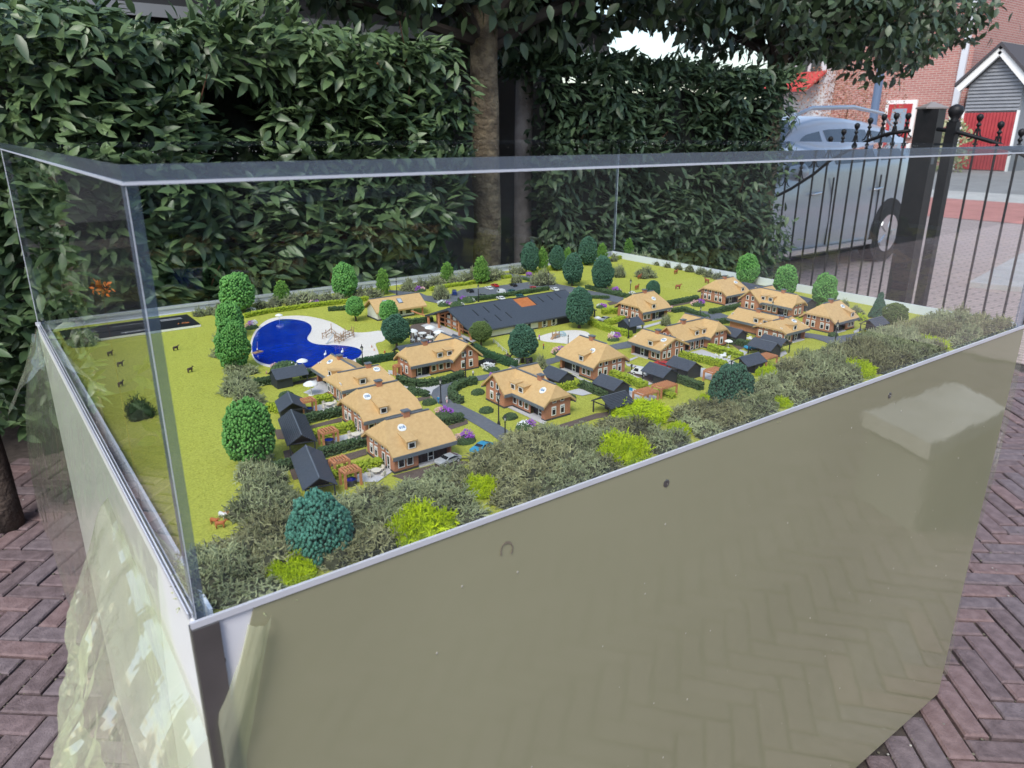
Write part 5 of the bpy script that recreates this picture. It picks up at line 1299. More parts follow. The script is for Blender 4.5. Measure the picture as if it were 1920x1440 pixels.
for l, x, y, hdg, c, k_ in (('navy blue van at the parking entrance', 852, 553, -120, 'navy', 'van'), ('black car beside the navy van', 881, 548, -100, 'black', 'car'), ('dark grey car at the parking lamp', 905, 557, -100, 'grey', 'car'), ('white hatchback in the far bays', 917, 543, -100, 'white', 'car'), ('white van in the middle bays', 940, 551, -100, 'white', 'van'), ('teal car beside the white van', 960, 549, -100, 'teal', 'car'), ('black car in the far bays by the shrub', 962, 537, -100, 'black', 'car'), ('red car in the near bays', 1000, 543, -110, 'red', 'car'), ('teal car at the barn roof', 975, 558, -100, 'teal', 'car'), ('white car behind the barn ridge', 939, 562, -100, 'white', 'car'), ('white car at the bay end near the meadow', 1040, 545, -100, 'white', 'car'), ('small red-brown car behind the white van', 928, 538, -100, 'red', 'car')):
    c_ = mc(l, x, y, hdg, c, .028, k_)

# ================================================================ figures, animals, furniture
CG = 'cows lying and standing in the meadow'
for l, x, y, a, mtl, pa in (('red cow standing below the round meadow shrub', 1199, 523, 10, 'cowb', None), ('red and white cow by the meadow flower row', 1194, 543, 15, 'cowb', 'hwhite'), ('red and white cow in mid meadow', 1271, 542, -20, 'cowb', 'hwhite'), ('brown cow high in the meadow', 1267, 514, 10, 'cowb', None), ('brown cow near the far meadow house', 1325, 531, 80, 'cowb', None)):
    quadruped('cow', l, 'cow', x, y, a, .017, mtl, CG, patch=pa)
for l, x, y, a in (('dark cow grazing under the acrylic edge', 330, 657, 20), ('dark cow alone on the bright lawn strip', 357, 698, 30), ('dark cow above the lone dark shrub', 227, 725, 40), ('dark cow resting near the legend plate shrub', 207, 667, 30), ('small dark calf between the resting and grazing cows', 226, 687, 20)):
    quadruped('cow', l, 'cow', x, y, a, .012, 'cattle', 'dark cattle on the lawn strip')
for l, x, y, a, mtl in (('brown deer at the rear of the small herd', 403, 984, -60, 'deer'), ('brown deer beside the white stag', 427, 972, -30, 'deer'), ('brown deer grazing at the scrub\'s edge', 414, 990, -20, 'deer'), ('white stag among the brown deer', 418, 973, -70, 'hwhite')):
    quadruped('deer', l, 'deer', x, y, a, .0115, mtl, 'deer herd by the side glass')
quadruped('horse', 'white horse by the paddock tree', 'horse', 968, 683, -20, .016, 'hwhite', 'horses in the paddock'); quadruped('horse', 'dark horse walking by the paddock tree', 'horse', 992, 683, 190, .017, 'hblack', 'horses in the paddock')
quadruped('horse', 'brown horse with a rider beside the smooth hedge', 'horse', 952, 676, -60, .016, 'cattle', 'horses in the paddock', rider=('coatd', 'jeans'))
for l, x, y, c in (('person in white standing on the long house lawn', 887, 707, ('shirt', 'coatd')), ('person at the paddock fence', 1019, 655, ('deer', 'jeans')), ('child by the playground sand', 1011, 638, ('purple', 'coatd')), ('person standing on the white path', 1184, 694, ('coatd', 'coatd')), ('person beside the white van', 1191, 698, ('coatd', 'jeans')), ('person in blue by the road lamp', 822, 757, ('pool', 'pool')), ('person on the pond shore under the white parasol', 573, 700, ('deer', 'skin')), ('person walking on the road bend', 838, 757, ('shirt', 'pink')),
    ('person in blue at the far road hedge', 1326, 606, ('pool', 'jeans')), ('person in red by the smooth beach hedge', 722, 668, ('red_', 'deer'))):
    c = tuple('deer' if q == 'red_' else q for q in c); person('person', l, x, y, cols=c, s=.0125)
for i, (x, y) in enumerate(((520, 704), (500, 701), (697, 652), (702, 658))):
    person('person', ('sunbather on the lawn beside the pond shed', 'second sunbather beside the pond shed', 'sunbather on the beach edge', 'second sunbather on the beach edge')[i], x, y, cols=('skin', 'deer'), s=.011, sit=True)
seating(668, 822, 'terrace beside the ribbed shed'); seating(706, 890, 'terrace closest to the front scrub'); seating(618, 764, 'terrace beside the short shed')
seating(1355, 672, 'white patio', 4, .011, 'white'); seating(1404, 640, 'patio by the closed shed', 3, .009, 'white')
parasol('white parasol on the third garden terrace', 584, 741, .020); parasol('white parasol on the pond\'s near shore', 568, 693, .017); parasol('white parasol beside the turquoise car', 1365, 652, .014); parasol('white parasol by the barn\'s far corner', 1120, 606, .013)
for i, (x, y) in enumerate(((774, 637), (807, 630), (823, 639))): parasol(('white parasol beside the dark terrace tree', 'white parasol at the barn porch', 'white parasol between barn porch and straw roof')[i], x, y, .019)
for i, (x, y) in enumerate(((780, 632), (790, 634), (796, 630), (803, 634), (808, 638), (818, 632), (812, 640), (786, 641), (775, 642), (826, 640))):
    chair(x, y, i*.9, 'white cafe chair on the brown barn terrace', 'white', .0068, group='cafe chairs on the brown barn terrace')
table('white cafe table on the brown barn terrace', 792, 632, .008, 'white', group='cafe tables on the brown barn terrace'); table('white cafe table on the brown barn terrace', 806, 640, .008, 'white', group='cafe tables on the brown barn terrace')
parasol('white blossom coloured parasol at the far pond edge', 524, 602, .014)
# playground on the beach: wooden frames and slide
pg = empty('play_structure', 'wooden climbing frame with slide on the white beach', 'climbing frame', G(635, 640), 0)
def at(px, py): 
    q = G(px, py)-pg.location; return Vector((q.x, q.y, 0))
m = MB(); pts_ = [(605, 636), (612, 634), (622, 626), (630, 634), (640, 640), (648, 634), (655, 631), (660, 628), (664, 633), (636, 645), (628, 643), (645, 640)]
for i, p in enumerate(pts_):
    q = at(*p); MB().tube([q, q+Vector((0, 0, .013+.004*(i % 3)))], .0007, 6).build('post', MM['playwood'], pg)
for i in range(len(pts_)-1):
    a, b = at(*pts_[i]), at(*pts_[i+1]); m.bar(a+Vector((0, 0, .011)), b+Vector((0, 0, .012)), .0009); m.bar(a+Vector((0, 0, .006)), b+Vector((0, 0, .004)), .0008); m.bar(a+Vector((0, 0, .004)), b+Vector((0, 0, .013)), .0006)
m.build('rails', MM['playwood'], pg)
q = at(626, 640); q2 = at(611, 646)
MB().slab([tuple(q+Vector((0, -.002, .013))), tuple(q+Vector((0, .002, .013))), tuple(q2+Vector((0, .002, .001))), tuple(q2+Vector((0, -.002, .001)))], [[0, 1, 2, 3]], .0008).build('slide', mat('grey slide', (.45,.48,.52), rough=.4), pg)
pg2 = empty('play_structure', 'small wooden climbing frame on the playground sand behind the dark tree', 'climbing frame', G(1042, 634), .3)
for x in (-.006, .006):
    for y in (-.004, .004): MB().box(x-.0006, x+.0006, y-.0006, y+.0006, 0, .014).build('post', MM['playwood'], pg2)
MB().box(-.007, .007, -.005, .005, .007, .0078).build('deck', MM['playwood'], pg2); MB().slab([(-.006, -.003, .0075), (-.006, .003, .0075), (-.016, .003, .0005), (-.016, -.003, .0005)], [[0, 1, 2, 3]], .0007).build('ramp', MM['playwood'], pg2)
dome = empty('climbing_dome', 'pale blue climbing dome on the playground sand', 'climbing dome', G(1053, 630), 0); m = MB(); dr = .0095
for k in range(6):
    a = k*math.pi/6; m.tube([(math.cos(a)*dr*math.cos(t), math.sin(a)*dr*math.cos(t), dr*math.sin(t)) for t in [i*math.pi/8 for i in range(9)]], .0005, 5)
for t in (.35, .8): m.tube([(math.cos(i*.524)*dr*math.cos(t), math.sin(i*.524)*dr*math.cos(t), dr*math.sin(t)) for i in range(13)], .0005, 5)
m.build('frame', mat('pale blue tube', (.35,.50,.55), rough=.4), dome)
# swimming figures, swan, raft, rope and slide frame on the pond
for l, x, y, s_ in (('white swan on the pond near the beach lobe', 642, 661, .007), ('white water bird behind the pond house', 610, 666, .007)):
    e = empty('swan', l, 'bird', G(x, y, ZG+.0013), 1.0, 'white birds on the pond'); m = MB(); m.smooth = True; m.tube([(-s_, 0, s_*.3), (-s_*.5, 0, s_*.25), (0, 0, s_*.25), (s_*.5, 0, s_*.3), (s_*.7, 0, s_*.35)], [s_*.05, s_*.3, s_*.38, s_*.28, s_*.1], 8); m.tube([(s_*.5, 0, s_*.3), (s_*.75, 0, s_*.7), (s_*.7, 0, s_*1.0), (s_*.95, 0, s_*.95)], [s_*.12, s_*.09, s_*.1, s_*.03], 6); m.build('body', MM['white'], e)
rf = empty('raft', 'small wooden fishing raft with a rod on the pond', 'raft', G(483, 661, ZG+.0013), .4); MB().box(-.009, .009, -.005, .005, 0, .0015).build('deck', MM['playwood'], rf); person('p', None, None, None, None, ('shirt', 'coatd'), rf, seat=(0, 0, .004), s=.010); MB().tube([(0, 0, .006), (.012, .012, .016)], .0003, 4).build('rod', MM['playwood'], rf)
# paddock fence
fp = [(925, 643), (934, 650), (942, 658), (950, 664)]
fe = empty('paddock_fence', 'grey post and rail fence between barn and paddock', 'fence', G(*fp[0]), 0)
for i, p in enumerate(fp):
    q = G(*p)-fe.location; MB().box(q.x-.0006, q.x+.0006, q.y-.0006, q.y+.0006, 0, .008).build('post', MM['lampglass'], fe)
    if i:
        r_ = G(*fp[i-1])-fe.location
        for z in (.004, .007): MB().bar((q.x, q.y, z), (r_.x, r_.y, z), .0006).build('rail', MM['lampglass'], fe)
# legend plate lying at the far corner
c4 = [G(185, 634, ZG+.006), G(376, 607, ZG+.006), G(345, 580, ZG+.006), G(96, 612, ZG+.006)]
ce = sum(c4, Vector())/4; lx = (c4[1]-c4[0]).length; x0_, x1_ = .03, c4[1].x; y0_ = c4[0].y
lg = empty('legend_plate', 'black legend plate with white lettering lying flat behind the lawn strip', 'sign', ((x0_+x1_)/2, y0_+.055, ZG), 0)
hx, hy = (x1_-x0_)/2, .055
MB().box(-hx, hx, -hy, hy, 0, .005).build('plate', MM['legend'], lg); MB().box(-hx, hx, -hy-.0006, -hy-.0001, .0005, .0048).build('plate_edge', MM['white'], lg)
def label_text(txt, x, y, size, material, name='lettering'):
    obj(name, text_mesh(txt, size, material, name), lg, (x, y, .0055), math.pi)
GREYP = mat('grey print', (.38,.38,.38), rough=.6)
label_text('Legenda', 0, -.038, .015, GREYP); label_text('RV /', hx*.78, -.024, .013, MM['rust'])
for k in range(5):
    MB().box(-hx*.75, -hx*.75+.02+.006*(k % 3), .030-.012*k, .0315-.012*k, .005, .0053).build('printed_line', GREYP, lg)
for k, y in enumerate((.028, .018)): MB().box(hx*.5, hx*.85, y, y+.004, .005, .0053).build('printed_line', GREYP, lg)
MB().box(-hx*.25, hx*.25, .026, .027, .005, .0053).build('printed_line', GREYP, lg)
# ================================================================ outside: planes met by a pixel's ray
def PV(px, py, v):
    d = ray(px, py); t = (v-CAM.y)/d.y; return CAM+d*t
def PU(px, py, u):
    d = ray(px, py); t = (u-CAM.x)/d.x; return CAM+d*t
def PPL(px, py, P, D):
    """vertical plane through P along D (horizontal)"""
    n = Vector((-D.y, D.x, 0)); d = ray(px, py); t = (P-CAM).dot(n)/d.dot(n); return CAM+d*t

# ---------------------------------------------------------------- hedges of laurel
LAUREL = mat('laurel leaf', (.040,.074,.032), (.14,.215,.085), .40, var=True, spec=.5, trans=.12)
LAUREL2 = mat('laurel leaf far', (.038,.070,.036), (.125,.19,.09), .44, var=True, spec=.45, trans=.12)
TREELEAF = mat('tree leaf', (.026,.046,.026), (.08,.125,.055), .45, var=True, trans=.12)
BARK1 = mat('mossy bark', (.10,.076,.05), (.23,.185,.115), .95, ns=18, det=8, bump=.9, bs=45)
BARK2 = mat('weathered post', (.27,.23,.21), (.40,.35,.32), .9, ns=12, bump=.4, bs=60)
LIMB = mat('shaded limb bark', (.05,.04,.032), rough=.95)
TWIG = mat('reddish twig', (.13,.055,.03), rough=.8)
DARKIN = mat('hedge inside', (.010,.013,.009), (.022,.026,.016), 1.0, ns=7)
LEAFV, LEAFF = leaf_proto(.37, .13, .18)
LEAF2V, LEAF2F = leaf_proto(.52, .10, .16)
def leaves(name, T, D, N, S, material, parent, keep=300, proto=(LEAFV, LEAFF), front=None, bright=None):
    """scattered leaves: the largest on screen become objects of their own, the rest one mesh"""
    n = len(T); Rm = frames(D, N); var = np.clip(rng.normal(.48, .24, n), 0, 1)
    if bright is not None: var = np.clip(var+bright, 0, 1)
    size = np.array([S[i]/max(.3, proj(T[i])[2]) if (0 < proj(T[i])[0] < 1920 and 0 < proj(T[i])[1] < 700) else 0 for i in range(n)])
    if front is not None: size = size*front
    pick = set(np.argsort(-size)[:keep].tolist()) if keep else set()
    vs = [np_mesh('leaf', proto[0], proto[1], material, np.full(len(proto[0]), (k+.5)/6), True) for k in range(6)]
    for i in pick:
        o = obj('leaf', vs[min(5, int(var[i]*6))], parent)
        M_ = Matrix([list(Rm[i][r]*S[i]) for r in range(3)]).to_4x4(); M_.translation = Vector(T[i])-parent.location; o.matrix_basis = M_
    rest = [i for i in range(n) if i not in pick]
    V, F = scatter(proto[0], proto[1], Rm[rest]*S[rest][:, None, None], T[rest]-np.array(tuple(parent.location)))
    o = obj(name, np_mesh(name, V, F, material, np.repeat(var[rest], len(proto[0])), True), parent); tag(o, kind='stuff')
    return o
def laurel(label, x0, x1, y0, y1, ztop, n, smin, smax, material, side_cut=None, tilt=0.0):
    h = empty('laurel_hedge', label, 'hedge', ((x0+x1)/2, (y0+y1)/2, 0), 0)
    c = h.location
    X = rng.uniform(x0, x1, n*2); Z = rng.uniform(.12, ztop+.03, n*2); 
    lay = rng.choice(3, n*2, p=[.55, .27, .18])
    bulge = np.array([noise.noise((x*2.1, z*2.1, 5.0))*.11+noise.noise((x*5.5, z*5.5, 9.0))*.07 for x, z in zip(X, Z)])
    Y = y0-bulge+lay*.09+rng.normal(0, .03, n*2)
    top = rng.random(n*2) < .16
    Y[top] = rng.uniform(y0, y1, top.sum()); zt = ztop+np.array([noise.noise((x*3, y*3, 2))*.11 for x, y in zip(X, Y)]); Z[top] = zt[top]+rng.normal(0, .03, top.sum())
    ok = Z < zt+.06
    gap = np.array([noise.noise((x*3.3, z*3.3, 21.0)) for x, z in zip(X, Z)]); ok &= ~((gap > .6) & (lay < 2) & ~top)
    if side_cut is not None: ok &= np.array([side_cut(x, z) for x, z in zip(X, Z)])
    idx = np.nonzero(ok)[0][:n]; T = np.column_stack([X, Y, Z])[idx]; m_ = len(idx)
    cl = np.array([[noise.noise((t[0]*7, t[1]*7, t[2]*7)), noise.noise((t[0]*7+40, t[1]*7, t[2]*7)), 0] for t in T])
    D = np.column_stack([rng.normal(0, .62, m_)+cl[:, 0]*1.6, -np.abs(rng.normal(.55, .3, m_)), rng.normal(-.12, .42, m_)+cl[:, 1]*.8])
    D[top[idx], 2] += .55
    N = np.column_stack([rng.normal(0, .35, m_), rng.normal(-.55, .3, m_), rng.normal(.85, .3, m_)])
    S = rng.uniform(smin, smax, m_)
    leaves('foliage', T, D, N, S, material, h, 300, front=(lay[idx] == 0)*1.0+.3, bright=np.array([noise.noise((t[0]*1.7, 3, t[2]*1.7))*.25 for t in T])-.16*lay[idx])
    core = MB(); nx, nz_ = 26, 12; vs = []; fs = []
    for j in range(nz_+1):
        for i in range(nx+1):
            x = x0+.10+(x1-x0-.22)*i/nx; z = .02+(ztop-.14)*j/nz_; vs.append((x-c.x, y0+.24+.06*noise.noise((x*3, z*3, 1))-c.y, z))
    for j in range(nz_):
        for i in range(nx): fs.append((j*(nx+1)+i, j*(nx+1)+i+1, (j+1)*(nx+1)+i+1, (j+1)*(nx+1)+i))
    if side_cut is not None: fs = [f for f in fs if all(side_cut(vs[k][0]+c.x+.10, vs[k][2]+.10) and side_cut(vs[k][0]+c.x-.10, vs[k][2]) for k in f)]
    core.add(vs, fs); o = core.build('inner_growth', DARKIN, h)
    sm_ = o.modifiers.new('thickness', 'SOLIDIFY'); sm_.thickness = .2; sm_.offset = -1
    for k in range(int((x1-x0)/.16)):
        x = random.uniform(x0+.1, x1-.15); b = random.uniform(.5, ztop-.1)
        if side_cut is not None and not (side_cut(x+.12, b+.4) and side_cut(x-.12, b)): continue
        m = MB(); l_ = random.uniform(.15, .38)
        m.tube([(x-c.x, y0+.12-c.y, b), (x+random.uniform(-.04, .04)-c.x, y0+.0-c.y, b+l_*.6), (x+random.uniform(-.06, .06)-c.x, y0-.05-c.y, min(b+l_, ztop+.07))], [.004, .003, .0015], 5); m.build('twig', TWIG, h)
    return h
xe1 = PV(885, 250, 2.1).x
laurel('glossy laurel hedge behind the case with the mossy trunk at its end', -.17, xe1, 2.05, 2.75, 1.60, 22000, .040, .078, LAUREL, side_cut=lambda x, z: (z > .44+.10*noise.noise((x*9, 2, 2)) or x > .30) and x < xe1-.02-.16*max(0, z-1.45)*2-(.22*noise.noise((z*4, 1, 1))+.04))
xs2, xe2 = PV(1005, 250, 2.35).x, PV(1490, 250, 2.35).x
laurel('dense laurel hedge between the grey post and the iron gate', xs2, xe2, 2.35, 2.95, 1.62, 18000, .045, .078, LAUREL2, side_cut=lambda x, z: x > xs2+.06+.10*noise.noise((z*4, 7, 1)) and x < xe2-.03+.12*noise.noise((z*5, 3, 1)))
# orange dead leaf and a pale fresh shoot among the laurel
def loose_leaf(px, py, v, s, colour, name, label, cat):
    o = obj(name, np_mesh(name, LEAF2V*s, LEAF2F, mat(name, colour, rough=.6), None, True), None, PV(px, py, v)); o.rotation_euler = (R(60), R(20), R(-60)); tag(o, label, cat)
loose_leaf(706, 118, 1.98, .06, (.34,.12,.04), 'dead_leaf', 'withered orange leaf caught in the laurel hedge', 'leaf')

# ---------------------------------------------------------------- trees behind the case
def big_tree(label, base, ztop, r0, crown_c, crown_r, nleaf, lean=(0, 0), bark=BARK1, size=(.06, .09), sparse=.0, low=None):
    t = empty('tree', label, 'tree', base, 0)
    m = MB(); m.smooth = True; pts = []; rad = []
    for k in range(15):
        f = k/14; pts.append((lean[0]*f+.012*noise.noise((f*5, 1, r0)), lean[1]*f+.012*noise.noise((f*5, 2, r0)), ztop*f)); rad.append(r0*(1.22 if k == 0 else 1-.18*f)*(1+.06*noise.noise((f*9, 4, r0))))
    m.tube(pts, rad, 18); m.build('trunk', bark, t)
    c = Vector(crown_c)-base
    for k in range(9):
        a = k*.7+random.random(); e = Vector((c.x+math.cos(a)*crown_r[0]*random.uniform(.4, .95), c.y+math.sin(a)*crown_r[1]*.8, c.z+crown_r[2]*random.uniform(-.5, .5)))
        p0 = Vector((lean[0], lean[1], ztop*random.uniform(.9, 1.0))); mid = p0.lerp(e, .5)+Vector((0, 0, random.uniform(-.05, .10)))
        MB().tube([p0, mid, e], [r0*.38, r0*.2, r0*.06], 7).build('limb', LIMB, t)
    ncl = nleaf//22; C = rng.normal(0, .48, (ncl, 3)); C = C/np.maximum(1, np.linalg.norm(C, axis=1, keepdims=True)/.98)*np.array(crown_r)+np.array(tuple(crown_c))
    if sparse: C = C[[noise.noise((q[0]*2.5, q[1]*2.5, q[2]*2.5)) > -sparse for q in C]]
    if low is not None: C = np.array([q for q in C if low(q)])
    T = (C[:, None, :]+rng.normal(0, .085, (len(C), 22, 3))).reshape(-1, 3); n = len(T)
    if low is not None: T = np.array([q for q in T if low(q)]); n = len(T)
    D = rng.normal(0, .6, (n, 3)); D[:, 2] -= .55; N = rng.normal(0, .5, (n, 3)); N[:, 1] -= .5; N[:, 2] += .5
    leaves('crown', T, D, N, rng.uniform(size[0], size[1], n), TREELEAF, t, 150, (LEAF2V, LEAF2F))
    return t
tb = PV(912, 480, 2.30); tb.z = 0
def above(px_y):
    xs = [q[0] for q in px_y]; ys = [q[1] for q in px_y]
    def f(q):
        px, py, dz = proj(q); return dz > 0 and py < np.interp(px, xs, ys)
    return f
big_tree('tree with mossy brown trunk growing between the two laurel hedges', tb, 1.80, .070, (tb.x+.25, tb.y+.15, 2.16), (1.75, .55, .48), 10500, low=above([(400, 5), (600, 22), (760, 40), (840, 85), (900, 105), (1000, 95), (1060, 105), (1120, 75), (1180, 42), (1250, 52), (1320, 88), (1420, 100), (1500, 90), (1600, 80), (2000, 80)]))
t2 = PV(1440, 300, 2.85); t2.z = 0
big_tree('tree rising behind the gate hedge with a hanging leafy crown', t2, 1.85, .075, (t2.x+.25, t2.y-.05, 2.28), (2.2, .65, .55), 13500, low=above([(1100, 10), (1200, 45), (1270, 70), (1310, 98), (1340, 105), (1420, 105), (1480, 120), (1540, 110), (1610, 160), (1680, 165), (1720, 128), (1790, 75), (1860, 95), (1920, 60), (2000, 40)]))
t3 = G(14, 985, 0.0)
big_tree('dark bare trunk rooted in the paving beside the hedge foot', t3, 1.5, .045, (t3.x-.1, t3.y+.5, 1.5), (.5, .3, .3), 500, bark=mat('dark bark', (.05,.036,.03), (.10,.075,.06), .95, ns=20, bump=.8, bs=60))
# grey timber post
pb = PV(978, 480, 2.62); pb.z = 0
po = empty('timber_post', 'weathered grey timber post with dark bracket beside the mossy tree', 'post', pb, 0)
m = MB(); m.smooth = True; m.tube([(.0, 0, 0), (.008, 0, .6), (.004, 0, 1.2), (.02, 0, 1.80)], [.050, .047, .045, .045], 14); m.build('shaft', BARK2, po)
MB().box(-.055, .085, -.055, .055, 1.76, 1.84).build('bracket', CASTB, po); MB().box(-.045, .075, -.045, .045, 1.842, 2.3).build('upper_shaft', mat('dark stained timber', (.03,.028,.028), rough=.8), po)

# ---------------------------------------------------------------- outbuilding behind the hedges
xw = PV(1138, 100, 3.2).x
ob = empty('outbuilding', 'grey rendered outbuilding with dark eaves behind the hedges', 'outbuilding', (0, 3.6, 0), 0)
MB().box(-4.5, xw-.03, 0, .2, 0, 1.95).build('wall', mat('grey render', (.13,.13,.137), (.16,.16,.167), .9, ns=5, bump=.2, bs=90), ob)
zt_ = PV(640, 50, 3.35).z
MB().box(-4.6, xw, -.40, .4, 1.80, 1.93).build('eaves_board', mat('dark eaves', (.035,.037,.042), rough=.6), ob)
MB().box(-4.6, xw, -.42, -.404, 1.765, 1.815).build('gutter_lip', mat('grey gutter', (.28,.30,.33), rough=.4), ob)
m = MB(); m.slab([(-4.6, -.42, 1.99), (xw, -.42, 1.99), (xw, 2.4, 2.7), (-4.6, 2.4, 2.7)], [[0, 1, 2, 3]], .05); m.build('roof', mat('dark roofing', (.045,.047,.052), (.06,.062,.066), .8, ns=6), ob)
for x in (.2, 1.6, 2.9): MB().box(x-.06, x+.06, -.38, -.30, .0, 1.79).build('post', mat('dark post', (.05,.05,.055), rough=.6), ob)

# ---------------------------------------------------------------- iron gate
IRON = mat('black iron', (.008,.009,.011), (.014,.014,.016), .5, ns=20, spec=.3)
gp = OUT(1713, 400, 5.4); gp.z = 0
def gate_leaf(label, P, D, fin, rail, zmin, group):
    g_ = empty('iron_gate', label, 'gate', P, 0, group); D = D.normalized()
    tops = []
    for i, (px, py) in enumerate(fin):
        q = PPL(px, py, P, D); l_ = q-P; z = q.z
        pk_ = MB().tube([(l_.x, l_.y, .04), (l_.x, l_.y, z-.055)], .007, 8).build('picket', IRON, g_)
        m = MB(); m.smooth = True; m.lathe([(.007, -.065), (.013, -.058), (.013, -.050), (.007, -.046), (.007, -.036), (.013, -.030), (.018, -.018), (.018, -.006), (.010, .003), (.001, .006)], 12, (l_.x, l_.y, z)); m.build('finial', IRON, pk_)
        m = MB()
        for sg in (-1, 1):
            m.tube([tuple(Vector((l_.x, l_.y, z-.075))+D*sg*.010), tuple(Vector((l_.x, l_.y, z-.105))+D*sg*.015), tuple(Vector((l_.x, l_.y, z-.13))+D*sg*.028), tuple(Vector((l_.x, l_.y, z-.137))+D*sg*.045)], .0045, 5)
        m.build('scroll', IRON, pk_)
        tops.append(l_)
    m = MB(); m.smooth = True; rp = [PPL(px, py, P, D)-P for px, py in rail]; m.tube([tuple(q) for q in rp], .0115, 8); m.build('arched_rail', IRON, g_)
    a, b = tops[0], tops[-1]
    for z in (.12,): MB().bar((a.x, a.y, z), (b.x, b.y, z), .03, .04).build('bottom_rail', IRON, g_)
    return g_
D1 = Vector((.22, 1, 0)).normalized(); D2 = Vector((.02, -1, 0)).normalized()
gate_leaf('black iron gate leaf with rising arch between hedge and square post', gp, D1, [(1452, 330), (1476, 314), (1504, 300), (1531, 276), (1558, 257), (1583, 243), (1608, 232), (1633, 222), (1659, 215), (1682, 213), (1704, 213)], [(1440, 376), (1483, 354), (1525, 327), (1555, 302), (1592, 281), (1630, 263), (1664, 251), (1706, 245)], .04, 'iron gate leaves')
gp2 = OUT(1757, 400, 5.25); gp2.z = 0
gate_leaf('black iron gate leaf falling away from the ball-topped post', gp2, D2, [(1797, 211), (1839, 215), (1878, 229), (1917, 243), (1955, 262), (1993, 285)], [(1757, 242), (1789, 246), (1833, 258), (1867, 268), (1910, 286), (1960, 312), (2000, 335)], .04, 'iron gate leaves')
ps = empty('gate_post', 'square black gate post with pale pyramid cap', 'post', gp, 0); zt_ = PPL(1722, 205, gp, D1).z
MB().box(-.062, .062, -.062, .062, 0, zt_).build('shaft', IRON, ps); MB().lathe([(.096, zt_), (.096, zt_+.008), (.01, zt_+.04)], 4).build('cap', mat('grey cap', (.22,.20,.19), rough=.5), ps); ps.rotation_euler[2] = R(6)
MB().box(-.045, -.005, -.066, -.0625, zt_-.32, zt_-.26).build('latch_plate', MM['fascia'], ps)
p2 = empty('gate_post', 'slim black gate post topped with an iron ball', 'post', gp2, 0); zt2 = PPL(1757, 212, gp2, D2).z
MB().box(-.028, .028, -.028, .028, 0, zt2-.05).build('shaft', IRON, p2); m = MB(); m.smooth = True; m.lathe([(.02, -.06), (.03, -.045), (.02, -.035), (.036, -.012), (.044, .01), (.036, .032), (.012, .046), (.001, .048)], 14, (0, 0, zt2)); m.build('ball', IRON, p2)

# ---------------------------------------------------------------- street
def strip(name, u0, u1, material, dz, v0=-4, v1=40):
    def gz(u): return float(np.interp(u, [p[0] for p in prof], [p[1] for p in prof])) if False else float(np.interp(u, [-40, 9.5, 13, 24, 120], [-.012, -.012, .03, .27, .27]))
    us = sorted(set([u0, u1]+[q for q in (9.5, 13, 24) if u0 < q < u1])); m = MB()
    for a, b in zip(us[:-1], us[1:]): m.add([(a, v0, gz(a)+dz), (b, v0, gz(b)+dz), (b, v1, gz(b)+dz), (a, v1, gz(a)+dz)], [(0, 1, 2, 3)])
    return tag(m.build(name, material), kind='structure')
ust = lambda y: G(1800, y, .05).x
uA, uB, uC, uD = ust(408), ust(396), ust(378), ust(366)
STREET = brick_mat('street clinkers', (.44,.345,.325), (.37,.285,.27), (.22,.18,.165), 1.0)
for n_ in STREET.node_tree.nodes:
    if n_.type == 'COMBXYZ':
        t_ = STREET.node_tree; t_.links.remove(n_.inputs[0].links[0]); t_.links.remove(n_.inputs[1].links[0])
        sp_ = [q for q in t_.nodes if q.type == 'SEPXYZ'][0]; t_.links.new(sp_.outputs[1], n_.inputs[0]); t_.links.new(sp_.outputs[0], n_.inputs[1])
strip('pavement', 4.86, uA, STREET, .006)
strip('cycle_path', uA, uC, mat('red cycle path', (.42,.17,.145), (.50,.21,.18), .85, ns=3), .010)
strip('kerb_strip', uC, uD, mat('pale kerb', (.42,.40,.38), (.50,.48,.45), .85, ns=2), .010)
strip('road', uD, 40, mat('grey street', (.22,.215,.21), (.27,.265,.26), .85, ns=2), .006)
sl_ = [G(1815, 533, .02), G(1945, 545, .02), G(1960, 470, .02), G(1915, 478, .02)]
m = MB(); m.prism([(p.x, p.y) for p in sl_], .05, -.01); cs = m.build('concrete_slab', mat('pale concrete', (.34,.33,.33), (.42,.41,.41), .85, ns=6, bump=.2, bs=60)); tag(cs, 'pale concrete ramp slab lying beyond the gate bars', 'slab')

# ---------------------------------------------------------------- parked car behind the gate
CP = mat('blue grey car paint', (.42,.45,.50), (.46,.49,.54), .28, ns=2, metal=.25, coat=.5); CHROME = mat('chrome', (.72,.73,.75), rough=.18, metal=.9); TYRE = mat('tyre', (.018,.018,.018), rough=.85); ARCH = mat('wheel arch plastic', (.02,.02,.022), rough=.8)
CGL = mat('tinted car glass', (.05,.055,.06), rough=.04, spec=1.0, coat=.5)
wq_ = G(1648, 488, 0.0)
car = empty('parked_car', 'blue-grey estate car with roof rails parked beyond the gate', 'car', (wq_.x-1.35*.9, wq_.y+.86*.9, 0), 0); car.scale = (.9, .9, .9)
